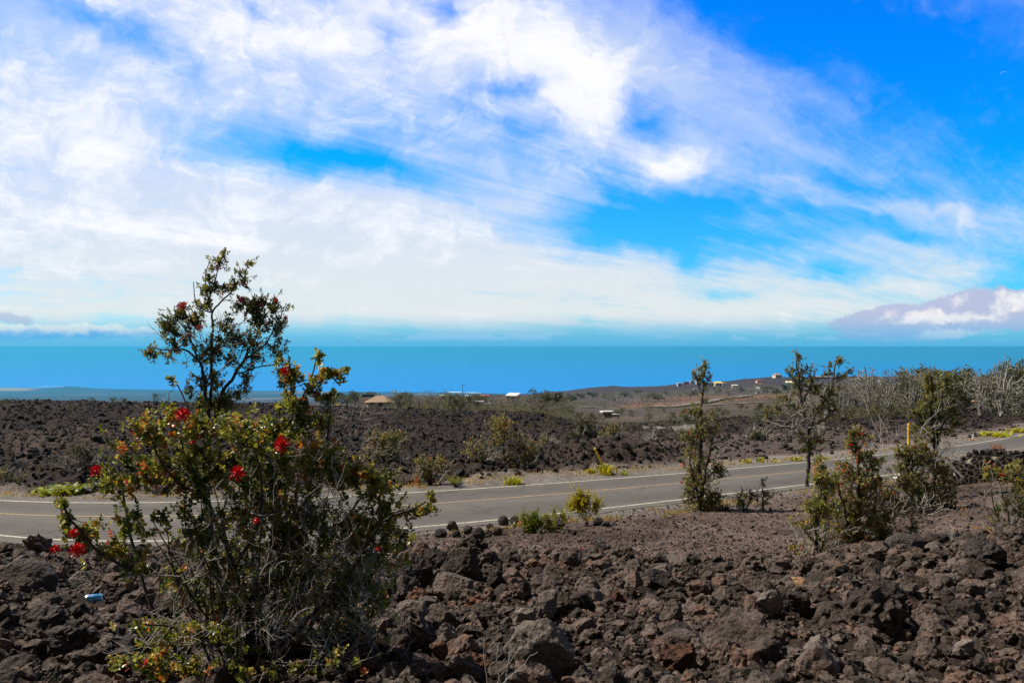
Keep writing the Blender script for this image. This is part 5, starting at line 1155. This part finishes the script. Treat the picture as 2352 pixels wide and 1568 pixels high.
house('low_shed', 'low white roofed shed right of the long white trailer', 1121, 949, 170, 16, 5, 'flat', M_whitew, M_whiteroof, 0, .5, 'shed', lift=1., nwin=1)
house('small_shack', 'brown board shack with white flat roof on the lava', 1395, 958, 190, 18, 17, 'flat', M_brownw, M_whiteroof, R(10), .9, 'shack', rise=.2)
house('low_shed', 'low white topped shed against the right of the brown shack', 1413, 955, 190, 13, 7, 'flat', M_brownw, M_whiteroof, 0, .8, 'shed', nwin=1)
house('cream_house', 'cream house with yellow roof on the ridge above the sea line', 1650, 884, 900, 16, 10, 'gable', M_cream, M_yelroof, R(12), .7, lift=1)
house('small_hut', 'tiny cream hut right of the yellow roofed ridge house', 1663, 882, 900, 7, 5, 'gable', M_cream, M_tanroof, 0, .8, 'hut', lift=1, nwin=1)
house('small_hut', 'small white cabin leftmost below the ridge line', 1561, 887, 900, 10, 6, 'flat', M_whitew, M_whiteroof, R(8), .6, 'cabin', lift=1, nwin=1)
house('shipping_container', 'long red container left of the white ones on the ridge', 1577, 883, 1000, 13, 4, 'flat', M_redw, M_redw, 0, .3, 'container', lift=1.5, over=.02, nwin=1)
house('shipping_container', 'white container just right of the red container on the ridge', 1590, 882, 1000, 9, 5, 'flat', M_whitew, M_whiteroof, 0, .4, 'container', lift=1.5, over=.02, nwin=1)
house('shipping_container', 'second white container behind the narrow tree top on the ridge', 1602, 882, 1000, 7, 5, 'flat', M_whitew, M_whiteroof, R(20), .4, 'container', lift=1.5, over=.02, nwin=1)
house('small_hut', 'cream hut pair in the brush below the yellow roofed house', 1688, 888, 900, 12, 5, 'gable', M_cream, M_whiteroof, 0, .6, 'hut', lift=1)
house('white_house', 'white gabled house in the brush below the ridge centre', 1744, 894, 800, 17, 11, 'gable', M_whitew, M_brownw, R(55), .9, lift=2, rise=.4)
house('small_hut', 'small red roofed cabin on the slope above the white gabled house', 1742, 877, 1000, 9, 5, 'gable', M_whitew, M_redw, R(20), .7, 'cabin', lift=1.2, nwin=1)
house('ridge_house', 'pale hipped house standing highest on the ridge against the sea', 1787, 868, 1100, 17, 9, 'hip', M_cream, M_tanroof, R(15), .8, lift=1.5, rise=.45, nwin=3)
house('teal_house', 'teal and cream house half hidden by the forked tree crown', 1814, 884, 900, 14, 10, 'gable', M_teal, M_cream, R(-30), .7, lift=1.2)
house('long_building', 'long low tan building on the ridge behind the forked tree', 1888, 870, 1000, 38, 5, 'gable', M_tanroof, M_tanroof, 0, .2, 'building', lift=1.2, nwin=4)
house('tiny_shed', 'tiny white shed left of the narrow tree trunk in the brush', 1597, 898, 600, 6, 4, 'flat', M_whitew, M_whiteroof, 0, .8, 'shed', lift=2.5, nwin=1)
house('white_roof_house', 'white roofed house on the ridge left of the round headed tree', 2092, 871, 1000, 14, 7, 'gable', M_cream, M_whiteroof, R(10), .6, lift=1.5)
house('red_roof_house', 'red roofed house on the ridge just left of the round headed tree', 2108, 868, 1100, 12, 5, 'gable', M_cream, M_redw, 0, .6, lift=1.5)
house('small_hut', 'tiny white hut between forked and round headed trees on the dark slope', 2023, 875, 1000, 7, 3, 'flat', M_whitew, M_whiteroof, 0, .7, 'hut', lift=1.2, nwin=1)
house('small_hut', 'pale low roof far beyond the scrub belt, left of the red roof', 1076, 916, 500, 12, 4, 'gable', M_whitew, M_whiteroof, 0, .6, 'cabin', lift=2, nwin=1)
house('red_roof_house', 'low red roofed house beyond the scrub belt, left of the green edged one', 1113, 917, 500, 16, 4, 'gable', M_cream, M_redw, 0, .5, lift=2)
house('small_hut', 'small cream roof beyond the scrub left of the pale low roof', 1018, 922, 350, 13, 5, 'gable', M_cream, M_cream, 0, .6, 'cabin', lift=2.5, nwin=1)
pv = house('shelter', 'open shelter with wide orange hipped roof in the right wood', 2206, 945, 90, 38, 20, 'hip', M_brownw, M_orroof, R(4), .6, 'shelter', lift=1., rise=.32, over=1.0, nwin=3)  # dark panes added on the wall stand in for its shaded openings

# cars parked far off
def car(label, xd, yd, lo, col, rz):
    x, y, z = hit(xd, yd, lo); r = thing('parked_car', label, 'car', (x, y, z+.9), 'cars parked near the ridge houses', rz)
    mk('body', np.array([(-2.2, -.9, .3), (2.2, -.9, .3), (2.2, .9, .3), (-2.2, .9, .3), (-2.2, -.9, .9), (2.2, -.9, .85), (2.2, .9, .85), (-2.2, .9, .9)]), np.array([(0, 3, 2, 1), (4, 5, 6, 7), (0, 1, 5, 4), (2, 3, 7, 6), (1, 2, 6, 5), (3, 0, 4, 7)]), col, r)
    mk('cabin', np.array([(-1.6, -.8, .9), (1.1, -.8, .9), (1.1, .8, .9), (-1.6, .8, .9), (-1.1, -.65, 1.5), (.5, -.65, 1.5), (.5, .65, 1.5), (-1.1, .65, 1.5)]), np.array([(4, 5, 6, 7), (0, 1, 5, 4), (2, 3, 7, 6), (1, 2, 6, 5), (3, 0, 4, 7)]), M_glass, r)
    for sx in (-1.4, 1.4):
        for sy in (-.9, .9):
            T = Tubes(); T.add([(sx, sy-.12, .32), (sx, sy+.12, .32)], .32, .32, 10); T.build('wheel', M_glass, r)
M_carw = plain('white_car_paint', (.8, .8, .78), .3, .03)
car('white car parked under the white gabled house', 1742, 905, 600, M_carw, .3); car('white car further right under the white gabled house', 1766, 905, 600, M_carw, -.4)
car('pale car parked left of the white gabled house', 1728, 897, 700, M_carw, 1.2)

# purple blossoming tree far right
o = proto('purple_tree', 620, 4.2, 3.6, 200, .25, M_purple, 5, 4, .03); x, y, z = hit(2236, 885, 300); y = 380.; x = (2236-1176)*K*y; z = float(H(np.array([x]), np.array([y]))[0]); o.location = (x, y, z+2.5); o.scale = (1.1, 1.1, 1.3); tag(o, 'small purple blossoming tree in the wood above the orange roof', 'tree')

# utility poles, very thin and far
def pole(label, xd, d, h):
    x = (xd-1176)*K*d; z = float(H(np.array([x]), np.array([d]))[0]); r = thing('utility_pole', label, 'pole', (x, d, z), 'far utility poles')
    T = Tubes(); T.add([(0, 0, -.5), (0, 0, h)], .16, .12, 6); T.build('post', M_brtwig, r); boxes('crossarm', [(-1.1, 1.1, -.06, .06, h*.93, h*.93+.14)], M_brtwig, r)
pole('thin pole on the ridge between the yellow and the highest house', 1709, 1250, 9); pole('tall thin pole just left of the highest ridge house', 1750, 1350, 11); 
pole('thin pole beside the white cabin left below the ridge', 1573, 1000, 9); pole('thin pole rising from the scrub belt near the trailer', 1063, 420, 9); pole('pole in the scrub right of the red roof', 1225, 700, 9)

# bare tall snags above the right wood
for i, (xd, d, h, lb) in enumerate([(2303, 95, 7.6, 'tall single bare snag rising above the right grove'), (2216, 120, 7.2, 'bare white branching tree above the purple tree'), (2092, 100, 6.2, 'bare white tree left of the round headed tree'), (1998, 105, 5.6, 'bare white tree in the middle of the bleached wood')]):
    plant('d', xd, d, h, lb, None, wide=.6)
for p in sum(protos.values(), []):
    if p.name not in used and p['label'] == 'x':
        for c in list(p.children): bpy.data.objects.remove(c)
        bpy.data.objects.remove(p)

# ------------------------------------------------------------------ marker posts, wall, board, can, litter
M_post = plain('yellow_post_paint', (.85, .55, .02), .5, .12, 8); M_posts = plain('orange_band', (.8, .3, .02), .5, .1)
def post(label, b0, top, rad, lo, cap):
    D = b0[2]; a = Wp(b0[0], b0[1], D); t = Wp(top[0], top[1], D); r = thing('marker_post', label, 'post', a.tolist()); T = Tubes(); T.add([(0, 0, 0)-(t-a)*.1, (t-a)*.5, t-a], rad, rad, 12); T.build('shaft', M_post, r)
    e = (t-a); n = e/np.linalg.norm(e); T = Tubes(); T.add([e, e+n*rad*.4, e+n*rad*.6], rad*1.02, rad*.3, 12); T.build('cap', cap, r)
    T = Tubes(); T.add([e*.70, e*.72], rad*1.06, rad*1.06, 12); T.build('band', M_posts, r)
post('yellow marker post leaning left across the road', at(1388, 1080, 30), (1366, 1029), .042, 30, M_post)
post('upright yellow marker post behind the flowering shrub', at(2087, 1050, 36), (2087, 972), .055, 36, M_posts)
x, y, z = hit(2235, 1010, 40); r_ = thing('survey_stake', 'tiny white stake with red foot on the far shoulder', 'stake', (x, y, z)); T = Tubes(); T.add([(0, 0, -.1), (0, 0, .28)], .03, .03, 6); T.build('shaft', M_whitew, r_); T = Tubes(); T.add([(0, 0, 0), (0, 0, .06)], .05, .05, 6); T.build('foot', M_redw, r_)

# lava stone wall with pale mortar
M_mortar = plain('pale_mortar', (.86, .80, .60), .9, .2, 9, .01)
def wall():
    A_ = np.array(at(2176, 1100, 20)); ax, ay, az = Wp(2176, 1100, 26.5); bx, by, bz = Wp(2560, 1112, 25.0)
    root = thing('stone_wall', 'low wall of black lava stones set in pale mortar at the right edge', 'wall', (ax, ay, az))
    L_ = math.hypot(bx-ax, by-ay); root.rotation_euler = (0, 0, math.atan2(by-ay, bx-ax)); r = np.random.default_rng(4)
    n = 40; xs_ = np.linspace(0, L_, n); top = .30+.50*sst(0, .9, xs_)+.07*vnoise(xs_*1.5, xs_*0, 3); bot = -.35-.0*xs_; V = []; nd = 7
    for i in range(n):
        for k in range(nd): f = k/(nd-1); V.append((xs_[i], r.normal(0, .008), bot[i]*(1-f)+top[i]*f))
        for k in range(nd): f = k/(nd-1); V.append((xs_[i], .5, bot[i]*(1-f)+top[i]*f))
    V = np.array(V); F = []
    for i in range(n-1):
        a, c = i*2*nd, (i+1)*2*nd
        for k in range(nd-1): F += [(a+k, c+k, c+k+1, a+k+1), (a+nd+k+1, c+nd+k+1, c+nd+k, a+nd+k)]
        F.append((a+nd-1, c+nd-1, c+2*nd-1, a+2*nd-1))
    for a in (0, (n-1)*2*nd):
        for k in range(nd-1): F.append((a+k, a+k+1, a+nd+k+1, a+nd+k))
    mk('core', V+np.array([0, .02, -.012]), np.array(F), M_dark, root)
    mv = []; mf = []
    for i in range(n):
        for k in range(nd): f = k/(nd-1); mv.append((xs_[i], r.normal(0, .006), bot[i]*(1-f)+(top[i]-.05)*f))
    for i in range(n-1):
        for k in range(nd-1): mf.append((i*nd+k, (i+1)*nd+k, (i+1)*nd+k+1, i*nd+k+1))
    mk('mortar', np.array(mv), np.array(mf), M_mortar, root)
    pts = []
    for row in range(12):
        for c in range(int(L_/.17)+2): pts.append((c*.17+(row % 2)*.085+r.normal(0, .05)-.1, -.3+row*.13+r.normal(0, .04)))
    pts = [q for q in pts if r.random() > .16]
    pts = np.array(pts); VV = []; F3 = []; T_ = []; off = 0
    for p in pts:
        if not (0 < p[0] < L_ and p[1] < np.interp(p[0], xs_, top)-.02): continue
        poly = [p+np.array(q)*.3 for q in ((-1, -1), (1, -1), (1, 1), (-1, 1))]
        for q in pts:
            dq = q-p; dl = np.hypot(*dq)
            if dl < 1e-6 or dl > .6: continue
            nn = dq/dl; h = dl/2-.013; new = []
            for a0, b0 in zip(poly, poly[1:]+poly[:1]):
                da, db = (a0-p)@nn-h, (b0-p)@nn-h
                if da <= 0: new.append(a0)
                if da*db < 0: new.append(a0+(b0-a0)*da/(da-db))
            poly = new
            if len(poly) < 3: break
        if len(poly) < 3: continue
        ring = []
        for a0, b0 in zip(poly, poly[1:]+poly[:1]):
            for f in (0, .33, .66): ring.append(a0+(b0-a0)*f)
        ring = np.array(ring); m0 = ring.mean(0); ring = m0+(ring-m0)*(1-.06*np.random.default_rng(int(p[0]*999)+5).random((len(ring), 1)))
        sm = (np.roll(ring, 1, 0)+ring*2+np.roll(ring, -1, 0))/4; k = len(sm); hgt = r.uniform(.02, .045)
        lv = [(1., .01), (.97, -hgt*.6), (.8, -hgt), (.4, -hgt*1.15)]
        for sc_, yy in lv:
            w_ = m0+(sm-m0)*sc_; VV.append(np.stack([w_[:, 0], np.full(k, yy)+r.normal(0, .003, k), w_[:, 1]], 1))
        VV.append(np.array([[m0[0], -hgt*1.1, m0[1]]]))
        for l in range(3):
            for i in range(k): j = (i+1) % k; F3 += [(off+l*k+i, off+l*k+j, off+(l+1)*k+j), (off+l*k+i, off+(l+1)*k+j, off+(l+1)*k+i)]
        for i in range(k): F3.append((off+3*k+i, off+3*k+(i+1) % k, off+4*k))
        off += 4*k+1; T_.append(np.full(4*k+1, r.random()*.6))
    mk('stonework', np.concatenate(VV), np.array(F3), M_dark, root, attrs={'tone': np.concatenate(T_)})
    Mx = root.matrix_basis; ca, sa = math.cos(root.rotation_euler.z), math.sin(root.rotation_euler.z); i = 0; x_ = .05
    while x_ < L_:
        s = r.uniform(.11, .17); tz = float(np.interp(x_, xs_, top)); v, f = PR4[r.integers(9)]; yy = r.uniform(.1, .3)
        o = mk('cap_stone', v*s, f, M_dark, loc=(ax+x_*ca-yy*sa, ay+x_*sa+yy*ca, az+tz+s*.45)); o.rotation_euler = (r.normal()*.4, r.normal()*.4, r.uniform(0, 6)); i += 1
        tag(o, '%s lava stone lying loose on top of the pale mortared wall' % ('big black' if s > .14 else 'small black'), 'stone', 'loose stones along the top of the wall'); x_ += s*1.45
    for i, (xd, yd) in enumerate([(2160, 1068), (2148, 1080), (2172, 1056)]):
        p = Wp(xd, yd, 26.3); v, f = PR4[i]; o = mk('cap_stone', v*.19, f, M_dark, loc=p.tolist()); tag(o, 'black stone piled at the sloping left end of the mortared wall', 'stone', 'stones at the end of the wall')
wall()
def board():
    a = Wp(2142, 1028, 25.0); b2 = Wp(2212, 1096, 24.6); r = thing('wooden_board', 'weathered grey plank leaning down beside the end of the stone wall', 'board', a.tolist()); d = b2-a; n = d/np.linalg.norm(d); s = np.cross(n, [0, 1, 0]); s /= np.linalg.norm(s); t = np.cross(n, s)
    V = [p+s*.032*i+t*.02*j for p in (np.zeros(3), d) for i in (-1, 1) for j in (-1, 1)]
    mk('plank', np.array(V), np.array([(0, 1, 3, 2), (4, 6, 7, 5), (0, 4, 5, 1), (2, 3, 7, 6), (0, 2, 6, 4), (1, 5, 7, 3)]), plain('weathered_wood', (.30, .27, .25), .9, .3, 14, .002), r)
board()
def can():
    x, y, z = hit(216, 1388, 5); r = thing('drink_can', 'blue and silver drink can lying on the black gravel left', 'can', (x, y, z+.11)); r.rotation_euler = (R(90), 0, R(-72)); m, b, p, o = mat('can_print')
    tc = b.new('ShaderNodeTexCoord').outputs['Object']; n = b.noise(b.mapping(tc, sc=(1, 1, .6)), 26, 2); b.put(p.inputs['Base Color'], b.ramp(n, [(0, (.05, .30, .62)), (.5, (.12, .45, .78)), (.58, (.45, .62, .85)), (.66, (.25, .12, .45))], 'CONSTANT')); p.inputs['Metallic'].default_value = .35; p.inputs['Roughness'].default_value = .35
    def lathe(nm, prof, mt, n=28):
        V = np.array([(q*math.cos(a), q*math.sin(a), h) for q, h in prof for a in np.linspace(0, 2*math.pi, n, endpoint=False)]); i = (np.arange(len(prof)-1)[:, None]*n+np.arange(n)[None]).ravel(); j = (np.arange(len(prof)-1)[:, None]*n+(np.arange(n)[None]+1) % n).ravel()
        return mk(nm, V, np.stack([i, j, j+n, i+n], 1), mt, r, smooth=True)
    al = plain('aluminium', (.75, .75, .77), .3, .05, metal=.8)
    lathe('body', [(.027, -.066), (.033, -.058), (.0335, .05)], m); lathe('lid', [(.0335, .0502), (.027, .064), (.0275, .067), (.025, .0665), (.024, .061), (.0001, .061)], al); lathe('base', [(.0001, -.058), (.02, -.060), (.024, -.068), (.0268, -.0662)], al)
can()
p = Wp(2061, 1094, 27); v, f = rock_shape(77, 2, 'angular'); o = mk('paper_litter', v*np.array([.13, .09, .10]), f, M_whitew, loc=p.tolist()); tag(o, 'crumpled white litter on the cinders by the grey stemmed bush', 'litter')

# daytime crescent moon
def moon():
    D = 2.0e6; p = Wp(2306, 172, D); rad = .00475*D; V = []; F = []; n = 24
    for i in range(n+1):
        a = math.pi*i/n-math.pi/2; V += [(math.sin(a)*rad, 0, math.cos(a)*rad), (math.sin(a)*rad, rad*.02, math.cos(a)*rad*.72)]
    for i in range(n): F.append((2*i, 2*i+2, 2*i+3, 2*i+1))
    m = bpy.data.materials.new('moonlight'); m.use_nodes = True; t = m.node_tree
    for q in list(t.nodes): t.nodes.remove(q)
    b = NB(t); o = b.new('ShaderNodeOutputMaterial'); e = b.new('ShaderNodeEmission'); e.inputs[0].default_value = (.28, .42, 1., 1); e.inputs[1].default_value = .22; tr = b.new('ShaderNodeBsdfTransparent'); ad = b.new('ShaderNodeAddShader')
    tr.inputs[0].default_value = (.9, .9, .9, 1); b.put(ad.inputs[0], e.outputs[0]); b.put(ad.inputs[1], tr.outputs[0]); b.put(o.inputs[0], ad.outputs[0])
    ob = mk('moon', np.array(V), np.array(F), m, loc=p.tolist()); ob.rotation_euler = (0, R(-28), 0); tag(ob, 'faint thin crescent moon in the deep blue upper right sky', 'moon')
moon()
